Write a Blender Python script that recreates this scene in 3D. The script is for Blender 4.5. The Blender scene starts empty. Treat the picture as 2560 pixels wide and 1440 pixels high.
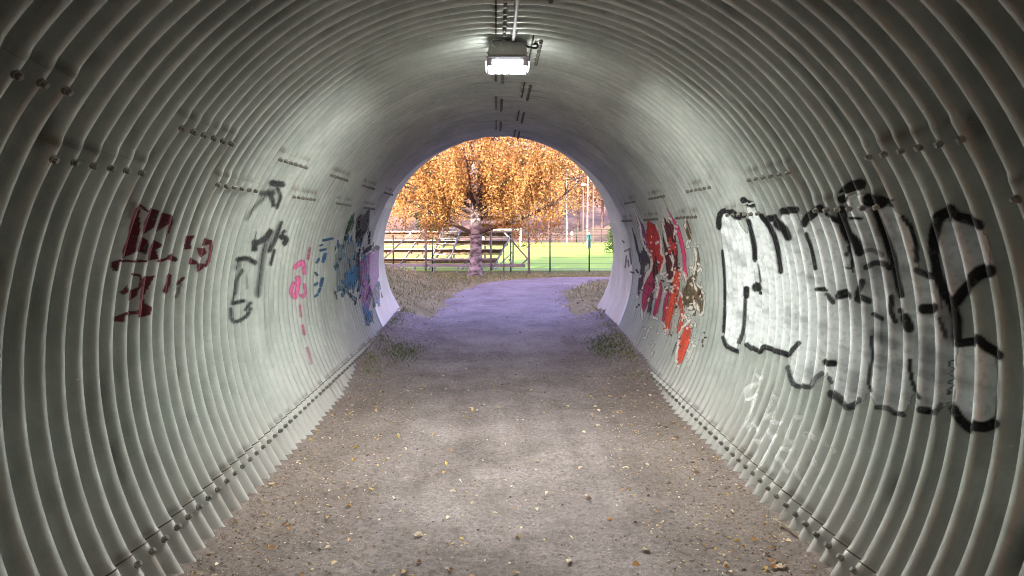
import bpy, math, random
import numpy as np
from mathutils import Vector, Matrix

R_ = math.radians
rng = np.random.default_rng(7)
random.seed(7)
sc = bpy.context.scene
COL = sc.collection

# ------------------------------------------------------------------ camera, sky, sun, exposure
FPX, VX, VY = 1862.0, 1241.0, 570.0          # focal length and tunnel vanishing point in photo pixels
CAM_Z = 1.6
cam = bpy.data.cameras.new('camera')
cam.sensor_width = 36.0
cam.lens = FPX / 2560 * 36
cam.shift_x = (1280 - VX) / 2560
cam.shift_y = -(720 - VY) / 2560
cam.clip_start = 0.05
cam.clip_end = 3000
camo = bpy.data.objects.new('camera', cam)
camo.location = (0, 0, CAM_Z)
camo.rotation_euler = (R_(90), 0, 0)
COL.objects.link(camo)
sc.camera = camo

SUN_EL, SUN_AZ = R_(15.5), R_(203)             # azimuth measured from +Y towards +X: behind the camera, left
world = bpy.data.worlds.new('World')
sc.world = world
world.use_nodes = True
wn = world.node_tree.nodes
wl = world.node_tree.links
bg = wn['Background']
sky = wn.new('ShaderNodeTexSky')
sky.sky_type = 'NISHITA'
sky.sun_disc = False
sky.sun_elevation = SUN_EL
sky.sun_rotation = SUN_AZ
sky.air_density = 1.0
sky.dust_density = 1.5
tint = wn.new('ShaderNodeMix')
tint.data_type = 'RGBA'
tint.blend_type = 'MULTIPLY'
tint.inputs['Factor'].default_value = 1.0
tint.inputs['B'].default_value = (1.20, 0.83, 1.10, 1)   # white balance set for the lamp
wl.new(sky.outputs[0], tint.inputs['A'])
wl.new(tint.outputs['Result'], bg.inputs[0])
bg.inputs[1].default_value = 0.15

sun = bpy.data.lights.new('sun', 'SUN')
sun.energy = 3.7
sun.angle = R_(0.5)
sun.color = (1.0, 0.90, 0.76)
suno = bpy.data.objects.new('sun', sun)
sd = Vector((math.sin(SUN_AZ) * math.cos(SUN_EL), math.cos(SUN_AZ) * math.cos(SUN_EL), math.sin(SUN_EL)))
suno.rotation_euler = sd.to_track_quat('Z', 'Y').to_euler()
suno.location = (-10, -20, 20)
COL.objects.link(suno)

sc.view_settings.view_transform = 'Standard'
sc.view_settings.look = 'None'
sc.view_settings.exposure = 2.4
sc.view_settings.gamma = 1.0
sc.view_settings.use_curve_mapping = False
sc.render.engine = 'CYCLES'
sc.cycles.use_denoising = True
sc.cycles.filter_width = 0.9
sc.cycles.max_bounces = 8
sc.cycles.diffuse_bounces = 3
sc.cycles.transparent_max_bounces = 12
sc.cycles.sample_clamp_indirect = 6.0

# ------------------------------------------------------------------ helpers
def empty(name, loc=(0, 0, 0), label=None, cat=None, group=None, kind=None, rz=0):
    o = bpy.data.objects.new(name, None)
    o.location = loc
    o.rotation_euler = (0, 0, rz)
    o.empty_display_size = 0.1
    COL.objects.link(o)
    tag(o, label, cat, group, kind)
    return o

def tag(o, label=None, cat=None, group=None, kind=None):
    if label: o['label'] = label
    if cat: o['category'] = cat
    if group: o['group'] = group
    if kind: o['kind'] = kind
    return o

def link(name, me, parent=None, mat=None, loc=None, rot=None):
    if mat is not None and not me.materials:
        me.materials.append(mat)
    o = bpy.data.objects.new(name, me)
    COL.objects.link(o)
    if parent is not None:
        o.parent = parent
        if parent.location.length > 0 and loc is None:
            # geometry is written in world space: keep it there
            o.matrix_parent_inverse = parent_inv(parent)
    if loc is not None: o.location = loc
    if rot is not None: o.rotation_euler = rot
    return o

def parent_inv(p):
    m = Matrix.LocRotScale(p.location, p.rotation_euler, p.scale)
    while p.parent is not None:
        p = p.parent
        m = Matrix.LocRotScale(p.location, p.rotation_euler, p.scale) @ m
    return m.inverted()

def np_mesh(name, V, F, smooth=True, mat=None):
    V = np.asarray(V, np.float32).reshape(-1, 3)
    F = np.asarray(F, np.int32)
    me = bpy.data.meshes.new(name)
    k = F.shape[1]
    me.vertices.add(len(V)); me.vertices.foreach_set('co', V.ravel())
    me.loops.add(F.size); me.loops.foreach_set('vertex_index', F.ravel())
    me.polygons.add(len(F))
    me.polygons.foreach_set('loop_start', np.arange(0, F.size, k, dtype=np.int32))
    me.polygons.foreach_set('loop_total', np.full(len(F), k, np.int32))
    me.polygons.foreach_set('use_smooth', np.full(len(F), bool(smooth)))
    me.update(calc_edges=True)
    if mat: me.materials.append(mat)
    return me

def grid_faces(nu, nv):
    i = np.arange(nu - 1)[:, None] * nv + np.arange(nv - 1)[None, :]
    i = i.ravel()
    return np.stack([i, i + 1, i + nv + 1, i + nv], 1)

def col_attr(me, rgba, name='Col'):
    a = me.color_attributes.new(name, 'FLOAT_COLOR', 'POINT')
    a.data.foreach_set('color', np.asarray(rgba, np.float32).ravel())

class MB:
    """collects simple solids into one mesh"""
    def __init__(s): s.v = []; s.f = []
    def add(s, vs, fs):
        b = len(s.v); s.v += [tuple(v) for v in vs]; s.f += [tuple(b + i for i in f) for f in fs]
    def box(s, c, d, M=None):
        x, y, z = d[0] / 2, d[1] / 2, d[2] / 2
        vs = [Vector((a * x, b * y, e * z)) for a in (-1, 1) for b in (-1, 1) for e in (-1, 1)]
        vs = [(M @ v if M else v) + Vector(c) for v in vs]
        s.add(vs, [(0, 1, 3, 2), (4, 6, 7, 5), (0, 4, 5, 1), (2, 3, 7, 6), (0, 2, 6, 4), (1, 5, 7, 3)])
    def bar(s, a, b, w, h=None):
        a, b = Vector(a), Vector(b); h = h or w
        d = b - a; L = d.length
        q = d.to_track_quat('Z', 'Y').to_matrix()
        s.box((a + b) / 2, (w, h, L), q)
    def tube(s, pts, r, n=8, cap=True):
        pts = [Vector(p) for p in pts]
        rs = r if isinstance(r, (list, tuple)) else [r] * len(pts)
        vs = []; prev = None
        for i, p in enumerate(pts):
            t = (pts[min(i + 1, len(pts) - 1)] - pts[max(i - 1, 0)]).normalized()
            if prev is None:
                u = t.orthogonal().normalized()
            else:
                u = (prev - t * prev.dot(t)).normalized()
            prev = u; w = t.cross(u)
            for k in range(n):
                a = 2 * math.pi * k / n
                vs.append(p + (u * math.cos(a) + w * math.sin(a)) * rs[i])
        fs = [(i * n + k, i * n + (k + 1) % n, (i + 1) * n + (k + 1) % n, (i + 1) * n + k)
              for i in range(len(pts) - 1) for k in range(n)]
        if cap:
            fs += [tuple(range(n - 1, -1, -1)), tuple((len(pts) - 1) * n + k for k in range(n))]
        s.add(vs, fs)
    def mesh(s, name, mat=None, smooth=False):
        me = bpy.data.meshes.new(name)
        me.from_pydata([tuple(v) for v in s.v], [], s.f)
        if smooth: me.polygons.foreach_set('use_smooth', [True] * len(me.polygons))
        me.update()
        if mat: me.materials.append(mat)
        return me
    def obj(s, name, mat, parent=None, smooth=False, bevel=0):
        o = link(name, s.mesh(name, mat, smooth), parent)
        if bevel:
            m = o.modifiers.new('bevel', 'BEVEL'); m.width = bevel; m.segments = 2; m.limit_method = 'ANGLE'
        return o

def hash2(i, j, s):
    h = np.sin(i * 127.1 + j * 311.7 + s * 74.7) * 43758.5453
    return h - np.floor(h)
def vnoise(x, y, s=0):
    x = np.asarray(x, float); y = np.asarray(y, float)
    i, j = np.floor(x), np.floor(y)
    fx, fy = x - i, y - j
    fx = fx * fx * (3 - 2 * fx); fy = fy * fy * (3 - 2 * fy)
    a = hash2(i, j, s) * (1 - fx) + hash2(i + 1, j, s) * fx
    b = hash2(i, j + 1, s) * (1 - fx) + hash2(i + 1, j + 1, s) * fx
    return a * (1 - fy) + b * fy
def fbm(x, y, s=0, o=4):
    t = 0; a = 0.5
    for k in range(o):
        t = t + a * vnoise(x * 2 ** k, y * 2 ** k, s + k * 3.1); a *= 0.5
    return t
def sstep(a, b, x):
    t = np.clip((np.asarray(x, float) - a) / (b - a), 0, 1)
    return t * t * (3 - 2 * t)

# ------------------------------------------------------------------ materials
def mat(name, base=(0.5, 0.5, 0.5), rough=0.6, metal=0.0, vary=0.0, scale=8.0, bump=0.0, bscale=60.0, spec=0.5):
    m = bpy.data.materials.new(name); m.use_nodes = True
    nt = m.node_tree; n = nt.nodes; l = nt.links
    b = n['Principled BSDF']
    b.inputs['Roughness'].default_value = rough
    b.inputs['Metallic'].default_value = metal
    b.inputs['Specular IOR Level'].default_value = spec
    tc = n.new('ShaderNodeTexCoord')
    nz = n.new('ShaderNodeTexNoise'); nz.inputs['Scale'].default_value = scale; nz.inputs['Detail'].default_value = 6
    l.new(tc.outputs['Object'], nz.inputs['Vector'])
    rp = n.new('ShaderNodeValToRGB')
    lo = [max(0, c * (1 - vary)) for c in base]; hi = [min(1, c * (1 + vary)) for c in base]
    rp.color_ramp.elements[0].position = 0.3; rp.color_ramp.elements[1].position = 0.7
    rp.color_ramp.elements[0].color = (*lo, 1); rp.color_ramp.elements[1].color = (*hi, 1)
    l.new(nz.outputs[0], rp.inputs[0]); l.new(rp.outputs[0], b.inputs['Base Color'])
    if bump:
        n2 = n.new('ShaderNodeTexNoise'); n2.inputs['Scale'].default_value = bscale; n2.inputs['Detail'].default_value = 4
        l.new(tc.outputs['Object'], n2.inputs['Vector'])
        bp = n.new('ShaderNodeBump'); bp.inputs['Strength'].default_value = bump; bp.inputs['Distance'].default_value = 0.01
        l.new(n2.outputs[0], bp.inputs['Height']); l.new(bp.outputs[0], b.inputs['Normal'])
    return m

def attr_mat(name, rough=0.7, transl=0.0, spec=0.3, alpha=False):
    m = bpy.data.materials.new(name); m.use_nodes = True
    nt = m.node_tree; n = nt.nodes; l = nt.links
    b = n['Principled BSDF']; out = n['Material Output']
    b.inputs['Roughness'].default_value = rough
    b.inputs['Specular IOR Level'].default_value = spec
    at = n.new('ShaderNodeVertexColor'); at.layer_name = 'Col'
    l.new(at.outputs['Color'], b.inputs['Base Color'])
    if transl:
        tr = n.new('ShaderNodeBsdfTranslucent'); l.new(at.outputs['Color'], tr.inputs['Color'])
        mx = n.new('ShaderNodeMixShader'); mx.inputs[0].default_value = transl
        l.new(b.outputs[0], mx.inputs[1]); l.new(tr.outputs[0], mx.inputs[2]); l.new(mx.outputs[0], out.inputs[0])
    if alpha:
        tc = n.new('ShaderNodeTexCoord')
        nz = n.new('ShaderNodeTexNoise'); nz.inputs['Scale'].default_value = 35; nz.inputs['Detail'].default_value = 5
        l.new(tc.outputs['Object'], nz.inputs['Vector'])
        mr = n.new('ShaderNodeMapRange'); mr.inputs['From Min'].default_value = 0.35; mr.inputs['From Max'].default_value = 0.5
        mr.inputs['To Min'].default_value = 0.8; mr.inputs['To Max'].default_value = 1.0
        l.new(nz.outputs[0], mr.inputs['Value'])
        mu = n.new('ShaderNodeMath'); mu.operation = 'MULTIPLY'
        l.new(at.outputs['Alpha'], mu.inputs[0]); l.new(mr.outputs[0], mu.inputs[1])
        l.new(mu.outputs[0], b.inputs['Alpha'])
    return m

def steel_mat():
    m = bpy.data.materials.new('galvanised_steel'); m.use_nodes = True
    nt = m.node_tree; n = nt.nodes; l = nt.links
    b = n['Principled BSDF']
    tc = n.new('ShaderNodeTexCoord')
    def noise(scale, det=5, vec=None, rough=0.6):
        k = n.new('ShaderNodeTexNoise'); k.inputs['Scale'].default_value = scale; k.inputs['Detail'].default_value = det
        k.inputs['Roughness'].default_value = rough
        l.new(vec if vec is not None else tc.outputs['Object'], k.inputs['Vector']); return k
    def ramp(src, p0, p1, c0, c1):
        r = n.new('ShaderNodeValToRGB'); r.color_ramp.elements[0].position = p0; r.color_ramp.elements[1].position = p1
        r.color_ramp.elements[0].color = (*c0, 1); r.color_ramp.elements[1].color = (*c1, 1)
        l.new(src, r.inputs[0]); return r
    def mix(f, a, bb, mode='MIX'):
        x = n.new('ShaderNodeMix'); x.data_type = 'RGBA'; x.blend_type = mode
        if isinstance(f, float): x.inputs['Factor'].default_value = f
        else: l.new(f, x.inputs['Factor'])
        l.new(a, x.inputs['A'])
        if isinstance(bb, tuple): x.inputs['B'].default_value = (*bb, 1)
        else: l.new(bb, x.inputs['B'])
        return x.outputs['Result']
    n1 = noise(1.3, 6); c = ramp(n1.outputs[0], 0.3, 0.72, (0.44, 0.465, 0.435), (0.61, 0.635, 0.60)).outputs[0]
    n2 = noise(14, 5, rough=0.7)
    c = mix(0.35, c, ramp(n2.outputs[0], 0.35, 0.65, (0.62, 0.63, 0.62), (1, 1, 1)).outputs[0], 'MULTIPLY')
    # per plate tone
    oi = n.new('ShaderNodeObjectInfo')
    c = mix(0.22, c, ramp(oi.outputs['Random'], 0.0, 1.0, (0.66, 0.68, 0.66), (1, 1, 0.98)).outputs[0], 'MULTIPLY')
    # streaks of old water marks running round the pipe: stretched along it less than around it
    mp = n.new('ShaderNodeMapping'); mp.inputs['Scale'].default_value = (1.2, 22.0, 1.2)
    l.new(tc.outputs['Object'], mp.inputs['Vector'])
    n3 = noise(1.0, 6, mp.outputs[0], 0.7)
    st = ramp(n3.outputs[0], 0.56, 0.72, (0, 0, 0), (1, 1, 1))
    c = mix(mulf(nt, st.outputs[0], 0.45), c, (0.20, 0.185, 0.16))
    n8 = noise(2.6, 7, rough=0.72); c = mix(0.3, c, ramp(n8.outputs[0], 0.36, 0.60, (0.6, 0.61, 0.59), (1, 1, 1)).outputs[0], 'MULTIPLY')
    # rust freckles
    n4 = noise(5.0, 8, rough=0.75)
    ru = ramp(n4.outputs[0], 0.66, 0.74, (0, 0, 0), (1, 1, 1))
    c = mix(mulf(nt, ru.outputs[0], 0.35), c, (0.22, 0.13, 0.075))
    # dust thrown up from the path: on the lowest plates
    sx = n.new('ShaderNodeSeparateXYZ'); l.new(tc.outputs['Object'], sx.inputs[0])
    n5 = noise(3.5, 5)
    ad = n.new('ShaderNodeMath'); ad.operation = 'MULTIPLY_ADD'
    l.new(n5.outputs[0], ad.inputs[0]); ad.inputs[1].default_value = 0.5; 
    l.new(sx.outputs['Z'], ad.inputs[2])
    du = n.new('ShaderNodeMapRange'); du.inputs['From Min'].default_value = 0.35; du.inputs['From Max'].default_value = 0.85
    du.inputs['To Min'].default_value = 0.85; du.inputs['To Max'].default_value = 0.0
    l.new(ad.outputs[0], du.inputs['Value'])
    c = mix(du.outputs[0], c, (0.44, 0.41, 0.39))
    # rust runs below bolts and grime along the joints, stored on the plates
    at = n.new('ShaderNodeVertexColor'); at.layer_name = 'Wear'
    sp = n.new('ShaderNodeSeparateColor'); l.new(at.outputs['Color'], sp.inputs[0])
    c = mix(sp.outputs[0], c, (0.20, 0.125, 0.075))
    c = mix(sp.outputs[1], c, (0.10, 0.09, 0.075))
    # pale scuffs
    n6 = noise(22, 3); sc6 = ramp(n6.outputs[0], 0.70, 0.74, (0, 0, 0), (1, 1, 1))
    c = mix(mulf(nt, sc6.outputs[0], 0.5), c, (0.72, 0.72, 0.69))
    l.new(c, b.inputs['Base Color'])
    rr = n.new('ShaderNodeMapRange'); rr.inputs['To Min'].default_value = 0.34; rr.inputs['To Max'].default_value = 0.58
    l.new(n2.outputs[0], rr.inputs['Value']); l.new(rr.outputs[0], b.inputs['Roughness'])
    b.inputs['Metallic'].default_value = 0.5
    n7 = noise(45, 4)
    bp = n.new('ShaderNodeBump'); bp.inputs['Strength'].default_value = 0.16; bp.inputs['Distance'].default_value = 0.006
    l.new(n7.outputs[0], bp.inputs['Height']); l.new(bp.outputs[0], b.inputs['Normal'])
    return m

def mulf(nt, sock, f):
    k = nt.nodes.new('ShaderNodeMath'); k.operation = 'MULTIPLY'; k.inputs[1].default_value = f
    nt.links.new(sock, k.inputs[0]); return k.outputs[0]

def dirt_mat(name, dark, light, fleck):
    m = bpy.data.materials.new(name); m.use_nodes = True
    nt = m.node_tree; n = nt.nodes; l = nt.links
    b = n['Principled BSDF']; b.inputs['Roughness'].default_value = 0.92; b.inputs['Specular IOR Level'].default_value = 0.15
    tc = n.new('ShaderNodeTexCoord')
    def noise(s, d=6, r=0.65):
        k = n.new('ShaderNodeTexNoise'); k.inputs['Scale'].default_value = s; k.inputs['Detail'].default_value = d
        k.inputs['Roughness'].default_value = r; l.new(tc.outputs['Object'], k.inputs['Vector']); return k
    def ramp(src, p0, p1, c0, c1):
        r = n.new('ShaderNodeValToRGB'); r.color_ramp.elements[0].position = p0; r.color_ramp.elements[1].position = p1
        r.color_ramp.elements[0].color = (*c0, 1); r.color_ramp.elements[1].color = (*c1, 1); l.new(src, r.inputs[0]); return r.outputs[0]
    def mix(f, a, bb, mode='MIX'):
        x = n.new('ShaderNodeMix'); x.data_type = 'RGBA'; x.blend_type = mode
        if isinstance(f, float): x.inputs['Factor'].default_value = f
        else: l.new(f, x.inputs['Factor'])
        l.new(a, x.inputs['A'])
        if isinstance(bb, tuple): x.inputs['B'].default_value = (*bb, 1)
        else: l.new(bb, x.inputs['B'])
        return x.outputs['Result']
    na = noise(1.6); nb = noise(38, 5, 0.7); nc = noise(140, 3, 0.8)
    c = ramp(na.outputs[0], 0.36, 0.64, dark, light)
    c = mix(0.75, c, ramp(nb.outputs[0], 0.3, 0.7, (0.42, 0.40, 0.38), (1.35, 1.35, 1.35)), 'MULTIPLY')
    c = mix(0.6, c, ramp(nc.outputs[0], 0.32, 0.68, (0.45, 0.43, 0.42), (1.4, 1.4, 1.4)), 'MULTIPLY')
    vo = n.new('ShaderNodeTexVoronoi'); vo.inputs['Scale'].default_value = 70; l.new(tc.outputs['Object'], vo.inputs['Vector'])
    fl = ramp(vo.outputs['Distance'], 0.10, 0.16, (1, 1, 1), (0, 0, 0))
    nd = noise(9, 2); gate = ramp(nd.outputs[0], 0.55, 0.65, (0, 0, 0), (1, 1, 1))
    mu = n.new('ShaderNodeMath'); mu.operation = 'MULTIPLY'; l.new(fl, mu.inputs[0]); l.new(gate, mu.inputs[1])
    c = mix(mu.outputs[0], c, fleck)
    if name == 'trodden_dirt':      # damp leaf mould at the foot of the walls
        sx = n.new('ShaderNodeSeparateXYZ'); l.new(tc.outputs['Object'], sx.inputs[0])
        s1 = n.new('ShaderNodeMath'); s1.operation = 'SUBTRACT'; l.new(sx.outputs['X'], s1.inputs[0]); s1.inputs[1].default_value = 0.06
        s2 = n.new('ShaderNodeMath'); s2.operation = 'ABSOLUTE'; l.new(s1.outputs[0], s2.inputs[0])
        ne = noise(2.2, 6, 0.7)
        s3 = n.new('ShaderNodeMath'); s3.operation = 'MULTIPLY_ADD'; l.new(ne.outputs[0], s3.inputs[0]); s3.inputs[1].default_value = 0.9; l.new(s2.outputs[0], s3.inputs[2])
        s4 = n.new('ShaderNodeMapRange'); s4.inputs['From Min'].default_value = 1.15; s4.inputs['From Max'].default_value = 1.75
        s4.inputs['To Max'].default_value = 0.6
        l.new(s3.outputs[0], s4.inputs['Value'])
        mt_ = n.new('ShaderNodeMapping'); mt_.inputs['Scale'].default_value = (5.0, 0.25, 1.0); l.new(tc.outputs['Object'], mt_.inputs['Vector'])
        nt_ = n.new('ShaderNodeTexNoise'); nt_.inputs['Scale'].default_value = 1.0; nt_.inputs['Detail'].default_value = 4; l.new(mt_.outputs[0], nt_.inputs['Vector'])
        c = mix(0.45, c, ramp(nt_.outputs[0], 0.35, 0.65, (0.72, 0.70, 0.69), (1.15, 1.15, 1.16)), 'MULTIPLY')
        c = mix(s4.outputs[0], c, ramp(nb.outputs[0], 0.3, 0.7, (0.13, 0.095, 0.08), (0.30, 0.235, 0.20)))
    if name == 'trodden_dirt':      # blends into path colour; daylight from the mouth painted in as a paler tone
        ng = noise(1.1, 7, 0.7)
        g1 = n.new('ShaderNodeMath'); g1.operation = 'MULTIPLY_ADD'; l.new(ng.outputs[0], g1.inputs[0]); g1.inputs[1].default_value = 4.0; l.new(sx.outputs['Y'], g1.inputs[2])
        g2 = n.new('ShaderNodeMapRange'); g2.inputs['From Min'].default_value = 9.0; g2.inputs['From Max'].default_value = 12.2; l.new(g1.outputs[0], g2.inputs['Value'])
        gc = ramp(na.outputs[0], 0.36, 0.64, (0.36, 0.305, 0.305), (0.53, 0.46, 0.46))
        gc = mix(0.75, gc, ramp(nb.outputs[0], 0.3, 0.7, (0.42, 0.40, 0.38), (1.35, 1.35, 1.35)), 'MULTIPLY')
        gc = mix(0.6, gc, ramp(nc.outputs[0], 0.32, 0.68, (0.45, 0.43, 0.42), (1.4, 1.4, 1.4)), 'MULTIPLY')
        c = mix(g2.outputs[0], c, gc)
    l.new(c, b.inputs['Base Color'])
    ad = n.new('ShaderNodeMath'); ad.operation = 'ADD'; l.new(nb.outputs[0], ad.inputs[0]); l.new(nc.outputs[0], ad.inputs[1])
    bp = n.new('ShaderNodeBump'); bp.inputs['Strength'].default_value = 0.7; bp.inputs['Distance'].default_value = 0.012
    l.new(ad.outputs[0], bp.inputs['Height']); l.new(bp.outputs[0], b.inputs['Normal'])
    return m

def emit_mat(name, colr, strength):
    m = bpy.data.materials.new(name); m.use_nodes = True
    b = m.node_tree.nodes['Principled BSDF']
    b.inputs['Base Color'].default_value = (*colr, 1)
    b.inputs['Emission Color'].default_value = (*colr, 1)
    b.inputs['Emission Strength'].default_value = strength
    return m

M_STEEL = steel_mat()
M_BOLT = mat('bolt_steel', (0.20, 0.185, 0.165), 0.55, 0.4, 0.4, 60, 0.3)
M_EDGE = mat('rusty_cut_edge', (0.085, 0.062, 0.046), 0.8, 0.1, 0.5, 12)
M_PAINT = attr_mat('spray_paint', 0.45, alpha=True, spec=0.45)
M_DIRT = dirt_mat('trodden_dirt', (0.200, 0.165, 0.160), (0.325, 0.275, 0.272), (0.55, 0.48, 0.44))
M_DIRT2 = dirt_mat('gravel_path', (0.36, 0.305, 0.305), (0.53, 0.46, 0.46), (0.64, 0.57, 0.54))
M_VERGE = dirt_mat('verge_soil', (0.33, 0.28, 0.14), (0.50, 0.44, 0.24), (0.65, 0.5, 0.30))
M_GRASS = attr_mat('grass_blades', 0.7, transl=0.35)
M_LEAF = attr_mat('dead_leaves', 0.7, transl=0.2)
M_FOL = attr_mat('autumn_foliage', 0.6, transl=0.45)
M_STONE = attr_mat('grit', 0.85)

# ------------------------------------------------------------------ the tunnel surface
RAD, DEP = 1.8, 0.056                 # radius at the crests (inside), depth of the corrugation
XC, ZC = 0.056, 1.06                  # axis of the pipe
PIT, Y0 = 0.1287, 2.611               # corrugation pitch, one crest
CW = 6 * PIT                          # width of one ring of plates
YB = Y0 - PIT / 2                     # near edge of ring 0
SEAM = {0: (R_(-64.1), R_(-0.15), R_(61.6)), 1: (R_(-56.2), R_(7.7), R_(69.2))}   # bolt lines by ring parity
LOWL, LOWR = R_(-119.2), R_(122.4)
LAP = 0.034
END_RING = 10                         # from here on the smooth end collar
YEND = YB + END_RING * CW

def ycut(z, phi=0.0):
    return 10.32 + (2.86 - z) * 0.74 + 0.28 * sstep(0.4, 1.3, phi)

def plate_off(par, phi):
    """radial offset of the visible sheet, with the step at every lap"""
    s = SEAM[par]
    o = np.zeros_like(phi)
    taper = lambda d: 0.007 * (1 - sstep(0.0, 0.15, d))
    m = phi < s[0] + LAP;                   o = np.where(m, -taper(s[0] + LAP - phi), o)
    m = (phi >= s[1] - LAP) & (phi < s[2]); o = np.where(m, -taper(phi - (s[1] - LAP)), o)
    m = phi > s[2] - LAP;                   o = np.where(m, -taper(phi - (s[2] - LAP)), o)
    m = phi < LOWL + LAP * .9;              o = np.where(m, -taper(LOWL + LAP * .9 - phi), o)
    m = phi > LOWR - LAP * .9;              o = np.where(m, -taper(phi - (LOWR - LAP * .9)), o)
    return o

def corr(y, phi):
    w = 1 - sstep(YEND - 0.02, YEND + 0.06, y)
    ph = 2 * np.pi * (y - Y0) / PIT
    s = 0.5 * (1 - np.cos(ph)); 
    dent = (fbm(y * 1.7 + 9, phi * 2.2, 3, 3) - 0.45) * 0.014 + (vnoise(y * 7.8, phi * 4.0, 8) - 0.5) * 0.003
    return RAD + DEP * s ** 1.15 * w + 0.012 * (1 - w) + dent

def ring_of(y):
    return np.floor((y - YB) / CW).astype(int)

def pt(y, phi, r):
    return np.stack([XC + r * np.sin(phi), y + 0 * r, ZC + r * np.cos(phi)], -1)

tunnel = empty('tunnel', (0, 0, 0), 'round tunnel of bolted corrugated steel plates with graffiti on both walls', 'tunnel')

def build_plate(ring, a, b, ny, dphi, bias=0.0, edge=0):
    par = ring % 2
    ya, yb = YB + ring * CW, YB + (ring + 1) * CW
    if par == 0: ya -= 0.022; yb += 0.022
    if ring < -2: ya -= 0.03; yb += 0.04; bias += 0.02
    ro = -0.004 if par == 0 else 0.0
    k0, k1 = math.ceil((ya - Y0) / (PIT / ny)), math.floor((yb - Y0) / (PIT / ny))
    ys = Y0 + np.arange(k0, k1 + 1) * PIT / ny
    ys = np.unique(np.concatenate([[ya], ys, [yb]]))
    nphi = max(3, int(abs(b - a) * RAD / dphi) + 1)
    ph = np.linspace(a, b, nphi)
    if edge: ph = np.sort(np.append(ph, a + 0.012 / RAD if edge < 0 else b - 0.012 / RAD))
    Yg, Pg = np.meshgrid(ys, ph, indexing='ij')
    if ring >= END_RING:
        zc = ZC + RAD * np.cos(Pg)
        ragged = (vnoise(Pg * 22, Pg * 0, 5) - 0.5) * 0.05 + (vnoise(Pg * 70, Pg * 0, 6) - 0.5) * 0.022
        yc = np.maximum(ycut(zc, Pg) + ragged, YEND + 0.03)
        t = (Yg - ya) / (yb - ya)
        Yg = ya + t * (yc - ya)
    r = corr(Yg, Pg) + plate_off(par, Pg) + ro + bias
    V = pt(Yg, Pg, r)
    nu, nv = V.shape[:2]
    F = grid_faces(nu, nv)
    # a lip of sheet thickness all round
    ids = np.arange(nu * nv).reshape(nu, nv)
    loop = np.concatenate([ids[0, :], ids[1:, -1], ids[-1, -2::-1], ids[-2:0:-1, 0]])
    Vf = V.reshape(-1, 3); rr = r.reshape(-1)[loop] + 0.010
    lip = pt(Yg.reshape(-1)[loop], Pg.reshape(-1)[loop], rr)
    base = len(Vf); n = len(loop)
    li = base + np.arange(n)
    Fl = np.stack([loop, np.roll(loop, -1), np.roll(li, -1), li], 1)
    # separate copy of rim vertices so that the lip keeps a hard edge
    Vr = Vf[loop]; ri = base + n + np.arange(n)
    Fl = np.stack([ri, np.roll(ri, -1), np.roll(li, -1), li], 1)
    me = np_mesh('plate', np.concatenate([Vf, lip, Vr]), np.concatenate([F, Fl]), True, M_STEEL)
    sv = np.zeros((len(Vf), 4)); sv[:, 3] = 1
    if dphi < 0.1 and ring < END_RING:
        yy, pp = Yg.ravel(), Pg.ravel()
        nz = fbm(yy * 30, pp * 8, 50, 3); nz2 = fbm(yy * 9, pp * 14, 53, 3)
        cd_ = np.abs((yy - Y0) / PIT - np.round((yy - Y0) / PIT)) * PIT
        rk = hash2(np.round((yy - Y0) / PIT), 0 * yy + par, 3)
        for q, sg in ((SEAM[par][0], -1), (SEAM[par][1], 1), (SEAM[par][2], 1), (LOWL, -1), (LOWR, 1)):
            dn = (pp - q) * sg * RAD
            run = sstep(-0.03, 0.0, dn) * (1 - sstep(0.02, 0.05 + 0.30 * rk, dn)) * (1 - sstep(0.008, 0.026, cd_)) * (rk > 0.7)
            lapd = np.abs(dn + LAP * RAD)
            sv[:, 0] = np.maximum(sv[:, 0], np.clip(run * (0.1 + nz * 0.8), 0, 0.5))
            sv[:, 0] = np.maximum(sv[:, 0], (1 - sstep(0.0, 0.05, lapd)) * sstep(0.46, 0.66, nz2) * 0.45)
            sv[:, 1] = np.maximum(sv[:, 1], (1 - sstep(0.0, 0.03, lapd)) * sstep(0.3, 0.55, nz) * 0.6)
        jd = np.minimum(np.abs(yy - (YB + ring * CW)), np.abs(yy - (YB + (ring + 1) * CW)))
        sv[:, 1] = np.maximum(sv[:, 1], (1 - sstep(0.005, 0.05, jd)) * sstep(0.40, 0.60, nz2) * 0.75)
    col_attr(me, np.concatenate([sv, np.zeros((2 * n, 4))]), 'Wear')
    me.materials.append(M_EDGE)
    me.polygons.foreach_set('material_index', np.concatenate([((np.arange(len(F)) % (nv - 1)) == (0 if edge < 0 else nv - 2)).astype(np.int32) * (edge != 0), np.ones(len(Fl), np.int32)]).astype(np.int32))
    o = link('plate', me, tunnel)
    return o

bm_bolt = MB()
def hexprism(mb, r0, r1, h0, h1, n=6, rot=0.0):
    vs = [(r0 * math.cos(2 * math.pi * k / n + rot), r0 * math.sin(2 * math.pi * k / n + rot), h0) for k in range(n)]
    vs += [(r1 * math.cos(2 * math.pi * k / n + rot), r1 * math.sin(2 * math.pi * k / n + rot), h1) for k in range(n)]
    mb.add(vs, [(k, (k + 1) % n, n + (k + 1) % n, n + k) for k in range(n)] + [tuple(n + k for k in range(n))])
hexprism(bm_bolt, 0.0165, 0.0155, -0.012, 0.004, 10)
hexprism(bm_bolt, 0.0125, 0.0125, 0.003, 0.018)
hexprism(bm_bolt, 0.0125, 0.0095, 0.018, 0.021)
bolt_mesh = bm_bolt.mesh('bolt', M_BOLT)
far_bolts = MB()
NBOLT = 0

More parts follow.
